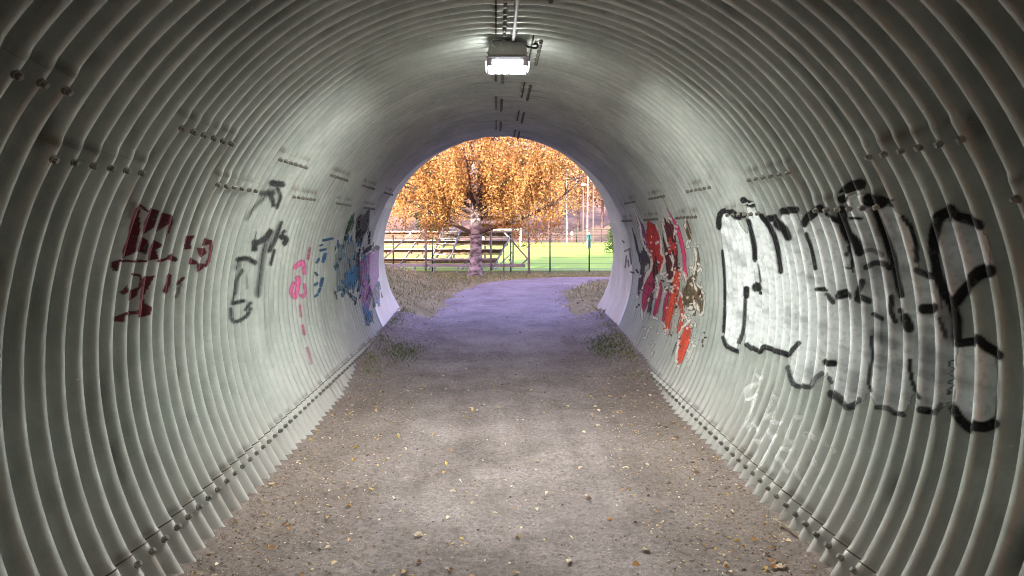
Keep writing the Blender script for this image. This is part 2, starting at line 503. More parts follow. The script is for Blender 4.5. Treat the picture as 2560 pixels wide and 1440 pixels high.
def add_bolt(plate, y, phi, par):
    global NBOLT
    r = float(corr(np.array(y), np.array(phi))) - 0.008
    p = Vector((XC + r * math.sin(phi), y, ZC + r * math.cos(phi)))
    inward = Vector((-math.sin(phi), 0, -math.cos(phi)))
    q = inward.to_track_quat('Z', 'Y').to_matrix().to_4x4() @ Matrix.Rotation(random.random() * 6.28, 4, 'Z')
    if p.z < 0.0: return
    if y < 9.0 and NBOLT < 298:
        o = bpy.data.objects.new('bolt', bolt_mesh); COL.objects.link(o)
        o.parent = plate
        o.matrix_local = Matrix.Translation(p) @ q
        NBOLT += 1
    else:
        M = Matrix.Translation(p) @ q
        far_bolts.add([M @ Vector(v) for v in bm_bolt.v], bm_bolt.f)

for ring in range(-24, END_RING + 1):
    par = ring % 2
    s = SEAM[par]
    near = ring >= -2
    ny = (16 if ring < 6 else 12) if near else 6
    if ring == END_RING: ny = 4
    dphi = 0.03 if near else 0.12
    e = LAP * 0.9
    if ring < END_RING:
        pl = [('ll', R_(-148), LOWL + e), ('l', LOWL - e, s[0] + LAP), ('cl', s[0] - LAP, s[1] + LAP),
              ('cr', s[1] - LAP, s[2] + LAP), ('r', s[2] - LAP, LOWR + e), ('rr', LOWR - e, R_(148))]
    else:
        pl = [('l', R_(-150), s[0] + LAP), ('cl', s[0] - LAP, s[1] + LAP), ('cr', s[1] - LAP, s[2] + LAP), ('r', s[2] - LAP, R_(150))]
    objs = {}
    for nm, a, b in pl:
        # the sheet that runs behind at a lap is pushed back a little there by plate_off; nudge whole sheets apart
        objs[nm] = build_plate(ring, a, b, ny, dphi, {'cl': 0.0006, 'l': 0.0, 'cr': 0.0, 'r': 0.0, 'll': -0.0006, 'rr': -0.0006}[nm], {'l': 1, 'cr': -1, 'r': -1, 'll': 1, 'rr': -1}.get(nm, 0) if near else 0)
    if near and ring < END_RING:
        for k in range(6):
            y = Y0 + (ring * 6 + k) * PIT
            if y < 1.6: continue
            for nm, ph in (('l', s[0]), ('cr', s[1]), ('r', s[2]), ('ll', LOWL), ('rr', LOWR)):
                if nm not in objs: continue
                add_bolt(objs[nm], y, ph, par)
o = link('far_bolts', far_bolts.mesh('far_bolts', M_BOLT), tunnel); o['kind'] = 'stuff'

# ------------------------------------------------------------------ graffiti: paint films on the plates
def proj(y, phi):
    X = XC + RAD * np.sin(phi); Z = ZC + RAD * np.cos(phi)
    return VX + FPX * X / y, VY - FPX * (Z - CAM_Z) / y
def wall(px, py):
    """photo pixel -> (distance along the pipe, clock angle) on the crest line of the wall"""
    a, b = (px - VX) / FPX, (VY - py) / FPX
    cz = CAM_Z - ZC
    A = a * a + b * b; B = 2 * (a * -XC + b * cz); C = XC * XC + cz * cz - RAD * RAD
    y = (-B + math.sqrt(B * B - 4 * A * C)) / (2 * A)
    return y, math.atan2(a * y - XC, b * y + cz)

def pip(px, py, poly):
    inside = np.zeros(px.shape, bool); n = len(poly)
    for i in range(n):
        x0, y0 = poly[i]; x1, y1 = poly[(i + 1) % n]
        c = ((y0 > py) != (y1 > py)) & (px < (x1 - x0) * (py - y0) / (y1 - y0 + 1e-12) + x0)
        inside ^= c
    return inside
def sdist(px, py, pts):
    d = np.full(px.shape, 1e9)
    if len(pts) == 1: return np.hypot(px - pts[0][0], py - pts[0][1])
    for (x0, y0), (x1, y1) in zip(pts[:-1], pts[1:]):
        dx, dy = x1 - x0, y1 - y0
        t = np.clip(((px - x0) * dx + (py - y0) * dy) / (dx * dx + dy * dy + 1e-9), 0, 1)
        d = np.minimum(d, np.hypot(px - x0 - t * dx, py - y0 - t * dy))
    return d

def smooth(pts):
    if len(pts) < 3: return pts
    P = [np.array(p, float) for p in pts]; P = [2 * P[0] - P[1]] + P + [2 * P[-1] - P[-2]]
    out = []
    for i in range(1, len(P) - 2):
        for u in (0, .25, .5, .75):
            out.append(tuple(0.5 * (2*P[i] + (P[i+1]-P[i-1])*u + (2*P[i-1]-5*P[i]+4*P[i+1]-P[i+2])*u*u + (3*P[i]-P[i-1]-3*P[i+1]+P[i+2])*u**3)))
    return out + [tuple(P[-2])]
def film(label, items, depth, jitter=2.0, streak=0.0, seed=0, nyy=16, dph=0.0075, ribj=0.0, wmul=1.0):
    """items: ('p', polygon, colour, alpha) or ('s', polyline, width, colour, alpha[, softness])"""
    allp = [p for it in items for p in it[1]]
    w = [wall(x, y) for x, y in allp]
    y0, y1 = min(a for a, _ in w) - 0.2, max(a for a, _ in w) + 0.3
    p0, p1 = min(b for _, b in w) - 0.05, max(b for _, b in w) + 0.05
    k0, k1 = math.ceil((y0 - Y0) / (PIT / nyy)), math.floor((y1 - Y0) / (PIT / nyy))
    ys = Y0 + np.arange(k0, k1 + 1) * PIT / nyy
    ph = np.arange(p0, p1, dph / RAD)
    Yg, Pg = np.meshgrid(ys, ph, indexing='ij')
    par = ring_of(Yg) % 2
    near_even = (np.abs((Yg - YB) / CW - np.round((Yg - YB) / CW)) * CW < 0.024)
    off = np.where((par == 0), plate_off(0, Pg) - 0.004, plate_off(1, Pg))
    off = np.where(near_even & (par == 1), np.minimum(off, plate_off(0, Pg) - 0.004), off)
    r = corr(Yg, Pg) + off - depth
    V = pt(Yg, Pg, r)
    # where a crest hides the wall behind it the paint simply runs on over the crest
    px, py = VX + FPX * V[..., 0] / Yg, VY - FPX * (V[..., 2] - CAM_Z) / Yg
    rad_ = np.hypot(px - VX, py - VY); q_ = np.minimum.accumulate(rad_, axis=0) / rad_
    px, py = VX + (px - VX) * q_, VY + (py - VY) * q_
    sc_ = np.clip(3.2 / Yg, 0.3, 1.2)
    jx = (fbm(Yg * 26, Pg * 40, seed + 1, 3) - .44) * 2 * jitter * sc_; jy = (fbm(Yg * 26, Pg * 40, seed + 9, 3) - .44) * 2 * jitter * sc_
    qx, qy = px + jx, py + jy
    rib = np.floor((Yg - Y0) / PIT)
    qy = qy + (hash2(rib, rib * 0, seed) - .5) * ribj * np.clip(3.2 / Yg, .3, 1.2) * 2
    mott = 0.72 + 0.56 * fbm(Yg * 9, Pg * 16, seed + 5, 3) / 0.88
    wv = 0.8 + 0.5 * fbm(Yg * 6 + 3, Pg * 9, seed + 6, 2)
    rgb = np.zeros(Yg.shape + (3,)); al = np.zeros(Yg.shape)
    for it in items:
        if it[0] == 'p':
            _, poly, c, a = it[:4]; sd_ = sdist(qx, qy, list(poly) + [poly[0]]) * np.where(pip(qx, qy, poly), 1, -1); m = sstep(-1.1, 1.1, sd_) * a
        else:
            _, pts, wd, c, a = it[:5]; soft = it[5] if len(it) > 5 else 0.25
            d = sdist(qx, qy, smooth(pts)); wd = wd * wmul * wv
            m = (1 - sstep(wd / 2 * (1 - soft), wd / 2 * (1 + soft), d)) * a
        c = np.array(c)
        cc = c * (mott ** (0.3 if c.min() > 0.4 else 1.0))[..., None]
        if streak and c.min() > 0.4:
            t = fbm(Yg * 2.6 + Pg * 1.7, Pg * 26 + Yg * 1.3, seed + 3, 3) * 1.05 + 0.25 * (vnoise(np.floor((Yg - Y0) / PIT + .5) * 3.7, Pg * 14, seed) - .5)
            cc = cc * (1 - streak * sstep(0.42, 0.75, t))[..., None]
        m3 = m[..., None]
        na = al + m * (1 - al)
        rgb = np.where(na[..., None] > 1e-4, (rgb * (al * (1 - m))[..., None] + cc * m3) / np.maximum(na, 1e-4)[..., None], rgb)
        al = na
    if y1 > YEND:
        al = np.where(Yg > ycut(ZC + RAD * np.cos(Pg), Pg) - 0.05, 0, al)
    nu, nv = Yg.shape
    F = grid_faces(nu, nv)
    af = al.ravel()
    F = F[af[F].max(1) > 0.02]
    used, inv = np.unique(F.ravel(), return_inverse=True)
    me = np_mesh('graffiti', V.reshape(-1, 3)[used], inv.reshape(-1, 4), True, M_PAINT)
    col_attr(me, np.concatenate([rgb.reshape(-1, 3), af[:, None]], 1)[used])
    o = link('graffiti', me, tunnel); o['label'] = label
    return o

K = (0.006, 0.006, 0.007); KG = (0.035, 0.035, 0.038)
W = (0.72, 0.74, 0.74); W2 = (0.62, 0.64, 0.65)
big = [
 ('p', [(1798,548),(1812,532),(1838,536),(1850,560),(1868,588),(1872,548),(1866,518),(1885,515),(1905,548),(1925,552),(1945,556),(1958,532),(1990,528),(2006,566),(2012,570),(2025,553),(2050,531),(2080,538),(2104,556),(2110,545),(2104,500),(2130,468),(2156,466),(2172,500),(2192,515),(2230,520),(2250,530),(2264,552),(2282,590),(2292,632),(2300,668),(2318,690),(2335,700),(2362,745),(2384,775),(2390,830),(2390,960),(2380,1010),(2345,1022),(2322,1020),(2300,1022),(2285,985),(2268,1030),(2235,1035),(2190,1022),(2172,985),(2160,1008),(2120,1012),(2090,992),(2076,975),(2070,930),(2058,948),(2030,968),(2004,964),(1984,955),(1972,925),(1978,885),(1940,878),(1908,866),(1896,880),(1872,870),(1862,855),(1866,790),(1865,728),(1860,740),(1858,810),(1848,855),(1842,875),(1818,868),(1811,848),(1815,790),(1815,720),(1810,660),(1804,600)], W, 0.9),
 ('p', [(2343,548),(2392,550),(2446,566),(2474,600),(2476,665),(2440,690),(2402,730),(2372,748),(2352,690),(2338,620)], W2, 0.9),
 ('p', [(2395,858),(2440,860),(2490,896),(2496,980),(2486,1058),(2440,1068),(2400,1038),(2388,1000),(2390,920)], W, 0.95),
 ('s', [(2200,560),(2240,640),(2262,720)], 46, (0.42,0.43,0.44), 0.5, 0.9),
 ('s', [(2150,700),(2175,790),(2200,830)], 60, (0.32,0.34,0.35), 0.45, 0.9),
 ('s', [(2190,841),(2235,865)], 22, (0.12,0.13,0.14), 0.7, 0.8),
 ('s', [(2195,900),(2250,960)], 50, (0.45,0.48,0.5), 0.5, 0.9),
 ('s', [(2310,860),(2330,960)], 40, (0.5,0.53,0.55), 0.5, 0.9),
 ('s', [(2340,720),(2370,800),(2380,860)], 26, (0.4,0.41,0.42), 0.6, 0.9),
 ('s', [(2360,575),(2360,640),(2372,700)], 26, (0.35,0.36,0.36), 0.5, 0.9),
 ('s', [(1797,568),(1798,545),(1808,531),(1830,530),(1842,541),(1858,541)], 11, K, 1),
 ('s', [(1806,628),(1812,700),(1812,780),(1809,830)], 6, K, 0.95),
 ('s', [(1808,846),(1818,867),(1842,880)], 8, K, 0.9),
 ('s', [(1866,720),(1865,738)], 12, K, 1), ('s', [(1864,750),(1862,790),(1857,832),(1846,858)], 7, KG, 0.9),
 ('s', [(1858,500),(1866,506),(1880,511)], 13, K, 1),
 ('s', [(1872,553),(1879,585),(1886,618),(1887,645)], 10, K, 1), ('s', [(1883,650),(1887,656),(1892,650)], 4, K, 0.9),
 ('s', [(1895,665),(1901,700),(1898,716)], 4, KG, 0.9), ('s', [(1890,718),(1895,722)], 15, K, 1), ('s', [(1902,735)], 7, K, 1),
 ('s', [(1903,537),(1923,563),(1940,602),(1950,657),(1952,676)], 10, K, 1),
 ('s', [(1923,543),(1936,543)], 12, K, 1), ('s', [(1943,557),(1960,573),(1970,592)], 16, K, 1),
 ('s', [(1957,527),(1990,528)], 13, K, 1),
 ('s', [(2010,562),(2022,543),(2047,524),(2054,527)], 15, K, 1), ('s', [(2016,588),(2029,626),(2038,675)], 8, K, 1),
 ('s', [(2067,537),(2096,549)], 11, K, 1),
 ('s', [(2106,500),(2111,486),(2131,470),(2152,463)], 21, K, 1),
 ('s', [(2172,504),(2202,508)], 27, K, 1), ('s', [(2212,500),(2228,512)], 10, K, 0.9), ('s', [(2226,498),(2232,496)], 5, K, 0.8),
 ('s', [(2106,530),(2110,561),(2122,590),(2138,606),(2148,634)], 19, K, 1), ('s', [(2126,549),(2154,550)], 6, K, 1),
 ('s', [(2122,612),(2130,649),(2133,675)], 5, K, 1), ('s', [(2116,632)], 9, K, 0.9), ('s', [(2116,666),(2130,668)], 4, KG, 0.9),
 ('s', [(2186,525),(2199,556),(2216,600),(2233,649),(2242,697),(2253,740)], 15, K, 1),
 ('s', [(2256,540),(2279,568),(2289,605),(2292,648)], 10, K, 0.9),
 ('s', [(2292,672),(2312,682),(2330,690)], 12, KG, 0.9),
 ('s', [(2160,632),(2180,629),(2205,640)], 9, KG, 0.7), ('s', [(2164,673),(2187,661),(2211,663),(2222,672)], 11, K, 0.9),
 ('s', [(2145,731),(2155,709)], 14, K, 0.95),
 ('s', [(2042,726),(2064,726)], 9, K, 1), ('s', [(2069,738),(2083,755)], 11, K, 0.95),
 ('s', [(2098,741),(2118,736)], 17, K, 1), ('s', [(2142,743),(2172,756)], 13, K, 0.95),
 ('s', [(2230,747),(2228,780),(2238,806)], 12, K, 0.95), ('s', [(2252,780)], 13, K, 0.9), ('s', [(2262,798),(2272,820)], 21, K, 1),
 ('s', [(2184,789),(2206,800)], 9, K, 0.95), ('s', [(2308,768),(2334,768)], 20, K, 1), ('s', [(2349,797),(2366,840)], 9, K, 0.8),
 ('s', [(2350,735),(2355,770)], 6, KG, .7),
 ('s', [(1867,860),(1880,871),(1900,880),(1910,867),(1933,873),(1960,880),(1973,884),(1981,874),(1997,857)], 10, K, 0.95),
 ('s', [(1970,918),(1975,940),(1985,960),(2001,966),(2025,969),(2036,952),(2055,937)], 10, KG, 0.8),
 ('s', [(2064,908),(2086,908)], 12, K, 1), ('s', [(2074,946),(2078,956)], 8, KG, 0.9),
 ('s', [(2077,984),(2091,993),(2103,1003),(2121,1014),(2146,1004)], 14, KG, 0.9),
 ('s', [(2179,848),(2181,891),(2176,929),(2171,957),(2177,980)], 8, K, 0.9),
 ('s', [(2190,1021),(2219,1023),(2237,1037)], 11, KG, 0.85), ('s', [(2245,1036),(2258,1040)], 10, KG, 0.8),
 ('s', [(2274,905),(2278,941),(2287,976),(2298,990)], 8, K, 0.95), ('s', [(2300,1021),(2322,1024)], 14, K, 0.9),
 ('s', [(2338,1030),(2352,1012)], 10, KG, 0.7),
 ('s', [(2347,545),(2334,600),(2341,665),(2357,721),(2378,760),(2391,790),(2393,840)], 21, K, 1),
 ('s', [(2345,540),(2374,527),(2392,545),(2422,553),(2450,564)], 20, K, 1),
 ('s', [(2392,748),(2408,726),(2431,704),(2450,687),(2476,678)], 24, K, 1),
 ('s', [(2395,856),(2440,852),(2462,869),(2498,890)], 18, K, 1),
 ('s', [(2386,1021),(2401,1045),(2427,1067),(2461,1073),(2488,1060)], 18, K, 1),
 ('s', [(2386,899),(2375,902),(2376,917),(2387,920),(2374,934),(2388,944),(2370,955),(2385,962),(2370,975),(2374,986),(2381,972)], 2.6, KG, 0.9),
 ('s', [(2368,1005),(2372,1020)], 2.5, KG, .8), ('s', [(2376,1003),(2380,1022)], 2.5, KG, .8), ('s', [(2384,1002),(2386,1018)], 2.5, KG, .8),
]
film('large black and white bubble lettering sprayed on the right wall', big, 0.0035, 1.4, 0.4, 11, 24, 0.005, 5.0, 1.35)

WF = (0.95, 0.94, 0.94)
faint = [('s', p, w, WF, a * .6, 0.6) for p, w, a in [
 ([(1889,937),(1905,948)],11,.75), ([(1900,959),(1876,964),(1864,980),(1868,999),(1893,986)],10,.7), ([(1868,1000),(1891,990),(1881,1020),(1872,1050),(1862,1063),(1876,1071)],10,.7),
 ([(1882,1057),(1896,1074)],10,.75), ([(1885,1097),(1898,1103),(1906,1091)],9,.7), ([(1930,988),(1943,999)],10,.6), ([(1934,1003),(1925,1017)],8,.5),
 ([(1911,1043),(1930,1037)],10,.75), ([(1926,1052),(1951,1059)],11,.7), ([(1917,1075),(1930,1096),(1939,1092)],10,.7), ([(1938,1091),(1922,1120),(1910,1145),(1900,1160),(1909,1166)],9,.65),
 ([(2002,1045),(1985,1050),(1970,1075),(1967,1095),(1979,1112)],11,.6), ([(1979,1110),(1995,1080),(2002,1050)],6,.4), ([(1976,1128),(1950,1124),(1942,1140),(1955,1157),(1969,1182)],11,.6),
 ([(2012,1087),(2036,1098)],11,.55), ([(2023,1133),(2041,1162)],10,.5), ([(2063,1108),(2088,1132)],10,.45), ([(1982,1168),(1996,1192)],10,.5), ([(1999,1199),(2018,1216)],9,.4), ([(2000,1120),(1990,1150)],12,.35), ([(2030,1190),(2060,1180)],12,.3), ([(2050,1215),(2066,1240)],10,.3)]]
film('faded thin white lettering low on the right wall', faint, 0.0022, 1.5, 0.0, 21, 16, 0.006, 4.0)

RED = (0.50, 0.035, 0.035); CRM = (0.42, 0.03, 0.10); PNK = (0.66, 0.05, 0.17); ORG = (0.62, 0.075, 0.035)
MRN = (0.085, 0.012, 0.018); BRN = (0.13, 0.075, 0.025); DPU = (0.07, 0.05, 0.07); PUR = (0.22, 0.09, 0.24); OW = (0.72, 0.68, 0.62)
red = [
 ('p', [(1579,566),(1588,580),(1599,625),(1623,630),(1625,651),(1612,676),(1606,715),(1594,725),(1597,690),(1602,660),(1590,620)], DPU, .9),
 ('p', [(1584,526),(1596,540),(1612,570),(1618,618),(1606,612),(1598,580)], PUR, .8),
 ('p', [(1619,556),(1639,572),(1651,608),(1660,651),(1658,682),(1648,690),(1639,651),(1623,630),(1614,590)], RED, .95),
 ('p', [(1625,640),(1640,650),(1646,690),(1640,700),(1622,670)], MRN, .9),
 ('p', [(1657,558),(1672,548),(1686,575),(1694,627),(1695,679),(1682,708),(1668,695),(1662,639),(1657,600)], MRN, .95),
 ('p', [(1667,606),(1688,600),(1692,632),(1672,635)], RED, .95),
 ('p', [(1611,694),(1626,668),(1640,706),(1626,735),(1612,774),(1604,784),(1605,740)], CRM, .9),
 ('p', [(1622,735),(1634,725),(1628,770),(1618,780)], DPU, .9),
 ('p', [(1651,705),(1656,730),(1645,790),(1632,798),(1638,760)], CRM, .95),
 ('p', [(1669,722),(1674,735),(1664,800),(1655,808),(1658,770)], CRM, .9),
 ('p', [(1675,700),(1690,690),(1690,740),(1676,760)], MRN, .85),
 ('s', [(1694,682),(1688,725),(1676,780),(1666,824)], 17, ORG, .97),
 ('s', [(1700,752),(1706,789),(1697,822)], 11, ORG, .9),
 ('p', [(1713,815),(1731,808),(1725,841),(1704,897),(1690,900),(1694,862)], ORG, .98),
 ('p', [(1709,712),(1733,682),(1742,650),(1743,613),(1751,651),(1738,700),(1756,731),(1760,767),(1746,780),(1721,776),(1704,749)], BRN, .7),
 ('s', [(1714,553),(1724,588)], 10, BRN, .9), ('s', [(1690,850),(1682,880)], 6, BRN, .6),
 ('s', [(1672,526),(1691,563),(1706,611),(1712,663),(1715,692)], 8, PNK, 1),
]
for p in [[(1714,548),(1712,566)], [(1716,612),(1722,598),(1726,590)], [(1718,618),(1724,616)], [(1735,612),(1746,610)], [(1738,625),(1740,650),(1734,668)], [(1745,663),(1754,670),(1744,682)], [(1733,695),(1740,712),(1752,722),(1758,728)],
          [(1762,748),(1760,770),(1752,784),(1744,775)], [(1734,742),(1744,770)], [(1718,772),(1734,768)], [(1704,778),(1712,790),(1718,800)], [(1722,806),(1728,800),(1738,812),(1737,820)], [(1699,733),(1707,748)],
          [(1724,802),(1710,815),(1699,826),(1694,868),(1689,900),(1698,906)], [(1640,568),(1652,602),(1654,640),(1662,655),(1652,692),(1668,688)], [(1584,524),(1598,558),(1602,590),(1612,624),(1626,636),(1629,660),(1618,690),(1606,722),(1590,737)],
          [(1656,558),(1664,598),(1673,622)], [(1604,778),(1606,796)], [(1632,798),(1644,806)], [(1655,808),(1662,816)], [(1664,824),(1667,834)], [(1672,548),(1684,556),(1694,558)], [(1690,570),(1686,590)], [(1660,700),(1676,704),(1686,690)], [(1640,700),(1646,725),(1640,750)], [(1668,720),(1660,740)], [(1702,680),(1708,672),(1716,695)], [(1724,668),(1734,672)], [(1676,640),(1684,660),(1680,675)]]:
    red.append(('s', p, 6.0, OW, .95, .3))
for p in [[(1610,816),(1622,820),(1630,826)], [(1622,830),(1614,850),(1602,856)], [(1634,862),(1626,870)], [(1632,880),(1628,890)], [(1735,856),(1728,875),(1718,897)], [(1728,858),(1746,862)], [(1720,916),(1728,914)]]:
    red.append(('s', p, 6.0, OW, .8, .4))
for k in range(110):
    x = rng.uniform(1590, 1760); y = rng.uniform(560, 880)
    if not (0.9 * (x - 1590) + 520 < y < 0.9 * (x - 1590) + 790): continue
    red.append(('s', [(x, y), (x + rng.uniform(-2, 6), y + rng.uniform(-3, 7))], rng.uniform(3.5, 6.0), OW if k % 3 else MRN, .9, .3))
film('red, pink, brown and white graffiti piece on the right wall', red, 0.0033, 4.0, 0.0, 31, 16, 0.006, 26.0, 1.0)

MA = (0.105, 0.010, 0.020)
mar = [('p', p, MA, .96) for p in [
 [(350,513),(348,539),(351,563),(347,593),(338,631),(305,646),(307,626),(317,598),(328,551),(338,522)],
 [(376,520),(399,527),(392,553),(383,570),(357,586),(361,558)],
 [(404,532),(430,537),(432,560),(424,579),(416,590),(422,560),(391,580),(399,551)],
 [(354,593),(369,600),(372,612),(366,637),(343,627)], [(385,600),(406,611),(404,618),(389,624),(397,648),(369,651),(376,617)],
 [(278,655),(301,648),(299,665),(296,679),(280,676)], [(319,711),(322,730),(307,738),(297,730),(306,726)], [(324,725),(348,722),(341,740),(321,752)],
 [(359,692),(388,689),(374,714),(358,742),(362,758),(381,768),(376,787),(347,794),(351,740)], [(284,794),(314,780),(312,806),(286,803)],
 [(465,590),(488,588),(476,607),(480,622),(460,624)], [(510,595),(530,600),(527,610),(504,615)], [(490,619),(513,621),(518,633),(500,644)], [(475,643),(495,655),(493,661),(471,661)], [(492,658),(515,660),(510,671),(493,680)]]]
mar += [('s', p, w, MA, a) for p, w, a in [([(350,513),(369,528)],6,1), ([(300,652),(366,653)],6.5,1), ([(396,653),(413,648),(428,637)],6,1), ([(424,643),(438,648)],13,1),
 ([(331,685),(348,689),(354,700)],6,1), ([(354,702),(349,718),(335,726)],6,1), ([(314,784),(346,780)],8,1), ([(528,604),(525,640),(515,664)],8,1),
 ([(423,690),(420,709),(413,728)],11,.9), ([(458,695),(444,709)],8,.9), ([(451,711),(442,742)],8,.6)]]
mar += [('s', [(334,510),(326,540)], 15, (0.30,0.10,0.10), .45, .7)]
film('dark maroon tag on the left wall', mar, 0.0035, 1.0, 0.0, 41, 24, 0.005)

SG = (0.030, 0.030, 0.032)
spr = [('s', p, w, SG, a, s) for p, w, a, s in [
 ([(681,458),(706,461)],15,.95,.5), ([(694,472),(701,491),(693,518)],9,.9,.6), ([(656,484),(682,482)],14,.8,.7), ([(678,490),(684,513)],11,.9,.6), ([(657,497),(633,523),(616,548)],9,.5,.8),
 ([(640,608),(661,597),(676,579)],14,.9,.5), ([(636,606),(637,622)],15,.95,.5), ([(640,580),(636,605)],4,.5,.8), ([(673,588),(658,636),(650,694),(644,738)],15,.6,.7), ([(703,558),(686,602),(674,626)],11,.8,.6), ([(686,627),(677,660)],9,.85,.5), ([(704,592),(717,598),(712,608)],13,.95,.4), ([(706,583),(712,578)],8,.9,.4),
 ([(594,649),(617,646),(637,656)],12,.9,.6), ([(606,676),(592,702),(588,732)],9,.7,.7), ([(583,758),(609,752)],10,.9,.6), ([(613,774),(626,758)],8,.8,.6), ([(577,772),(580,798),(594,803),(619,787),(626,772)],9,.8,.6), ([(586,735),(579,760)],6,.6,.7), ([(598,662),(590,668)],14,.4,.9), ([(615,690),(618,720)],6,.3,.9)]]
film('smudged dark grey spray tag on the left wall', spr, 0.0035, 2.0, 0.0, 51)

PK = (0.66, 0.12, 0.30)
pk = [('s', p, w, PK, a, .4) for p, w, a in [([(737,668),(757,655),(761,682)],10,.9), ([(745,695),(746,708)],12,.9), ([(733,709),(728,730),(738,743),(744,718)],9,.9), ([(761,712),(764,730),(758,742),(752,738)],7,.85), ([(774,620),(770,646)],8,.5), ([(750,765),(752,790)],8,.45), ([(757,815),(760,835)],8,.5), ([(768,870),(778,908)],8,.45)]]
film('small pink scribble on the left wall', pk, 0.0034, 2.0, 0.0, 61)
BL = (0.012, 0.085, 0.20)
bl = [('s', p, w, BL, .95, .3) for p, w in [([(809,601),(831,596)],6), ([(800,614),(806,612)],4), ([(802,626),(814,623)],6), ([(813,636),(807,653)],8), ([(797,648),(792,656)],7), ([(789,682),(792,687)],6), ([(806,697),(802,714)],8), ([(787,712),(794,708)],6), ([(800,722),(797,730)],6), ([(788,741),(793,737)],6)]]
film('dark blue marks beside the pink scribble', bl, 0.0034, 1.5, 0.0, 71)
TQ = (0.03, 0.16, 0.34); VI = (0.40, 0.14, 0.42); GR = (0.02, 0.09, 0.03)
mu_ = [
 ('p', [(838,640),(856,605),(888,600),(892,650),(890,715),(862,730),(842,720)], (0.20,0.26,0.30), .45),
 ('p', [(862,690),(892,655),(897,690),(886,716),(863,712)], TQ, .8),
 ('p', [(899,655),(920,632),(947,622),(951,680),(936,722),(917,785),(906,760),(898,715)], VI, .5),
 ('p', [(872,550),(886,535),(884,560),(868,590),(860,590)], GR, .8), ('p', [(890,545),(925,520),(922,575),(900,605),(888,600)], (0.05,0.045,0.06), .6),
 ('p', [(905,760),(930,775),(935,805),(915,812)], TQ, .6), ('p', [(950,650),(958,640),(958,680),(950,690)], TQ, .9),
 ('p', [(930,720),(948,700),(950,760),(932,770)], (0.06,0.055,0.07), .6),
 ('s', [(912,625),(930,618),(946,618)], 12, (0.04,0.035,0.05), .9), ('s', [(894,645),(900,690),(898,720)], 8, (0.05,0.05,0.07), .8), ('s', [(862,712),(885,706)], 8, (0.04,0.05,0.06), .8),
]
for k in range(110):
    x = rng.uniform(838, 915); y = rng.uniform(590, 745) if k < 80 else rng.uniform(690, 790)
    if k >= 80: x = rng.uniform(905, 965)
    if k % 6 == 0: x, y = rng.uniform(890, 925), rng.uniform(545, 600)
    a = rng.uniform(-.6, .6)
    mu_.append(('s', [(x, y), (x + 5 * math.sin(a), y + 9 * math.cos(a))], rng.uniform(3, 6), [(0.012,0.015,0.02), (0.02,0.12,0.26), (0.012,0.015,0.02), (0.10,0.22,0.30)][k % 4], .9, .3))
film('overlapping violet, blue and black graffiti near the far end of the left wall', mu_, 0.0034, 4.0, 0.0, 81, 16, 0.006, 20.0)
film('small black scribble on the smooth collar at the right of the far end', [('s', p, 3.4, (0.03,0.03,0.05), .85, .4) for p in [[(1556,602),(1560,606)], [(1562,628),(1574,622)], [(1566,640),(1563,668)], [(1573,625),(1578,660)], [(1576,680),(1584,682)], [(1570,650),(1572,665)]]], 0.0034, 1.5, 0.0, 91)

# ------------------------------------------------------------------ ground
def H(x, y):
    x = np.asarray(x, float); y = np.asarray(y, float)
    z = 0.17 * sstep(7.0, 12.0, y) + 0.15 * sstep(11.5, 17, y) - 0.20 * sstep(18.5, 23, y)
    side = np.clip(np.abs(x - 0.06) - 1.05, 0, 1.2)
    z = z + 0.11 * sstep(0.0, 0.55, side) * sstep(6.6, 8.4, y) * (1 - sstep(13, 16, y))
    z = z + 0.035 * sstep(0.15, 0.5, side) * (1 - sstep(9, 12, y))
    z = z + 0.42 * sstep(-1.0, -3.4, x) * sstep(10.5, 15.5, y) * (1 - sstep(18.5, 22.5, y))
    z = z + 0.20 * sstep(1.6, 4.0, x) * sstep(11.5, 14.0, y) * (1 - sstep(15.5, 18.5, y))
    z = z + (fbm(x * 1.1, y * 0.8, 17, 3) - 0.44) * 0.05
    return z

def ground_mesh(name, xs, ys, m, dz=0.0, fine=0.0, kind='structure', mask=None, parent=None):
    X, Y = np.meshgrid(xs, ys, indexing='ij')
    Z = H(X, Y) + dz
    if fine:
        Z = Z + (fbm(X * 14, Y * 14, 23, 4) - 0.46) * fine + (vnoise(X * 60, Y * 60, 29) - .5) * fine * 0.35
    if name == 'tunnel_floor': Z = Z - 0.06 * sstep(11.7, 12.5, Y + 0.8 * (fbm(X * 1.4, Y * 1.4, 77, 3) - .45))
    V = np.stack([X, Y, Z], -1)
    F = grid_faces(len(xs), len(ys))[:, ::-1]
    if mask is not None:
        cx = X.ravel()[F].mean(1); cy = Y.ravel()[F].mean(1)
        F = F[mask(cx, cy)]
    o = link(name, np_mesh(name, V, F, True, m), parent)
    tag(o, kind=kind)
    return o

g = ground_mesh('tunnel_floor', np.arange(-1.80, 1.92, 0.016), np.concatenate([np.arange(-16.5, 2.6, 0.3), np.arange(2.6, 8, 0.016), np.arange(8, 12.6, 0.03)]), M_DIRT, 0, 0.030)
ground_mesh('verge', np.arange(-16, 16.01, 0.1), np.arange(10.2, 25.0, 0.1), M_VERGE, -0.03, 0.04,
            mask=lambda x, y: ~((np.abs(x - 0.06) < 1.5) & (y < 11.0)))
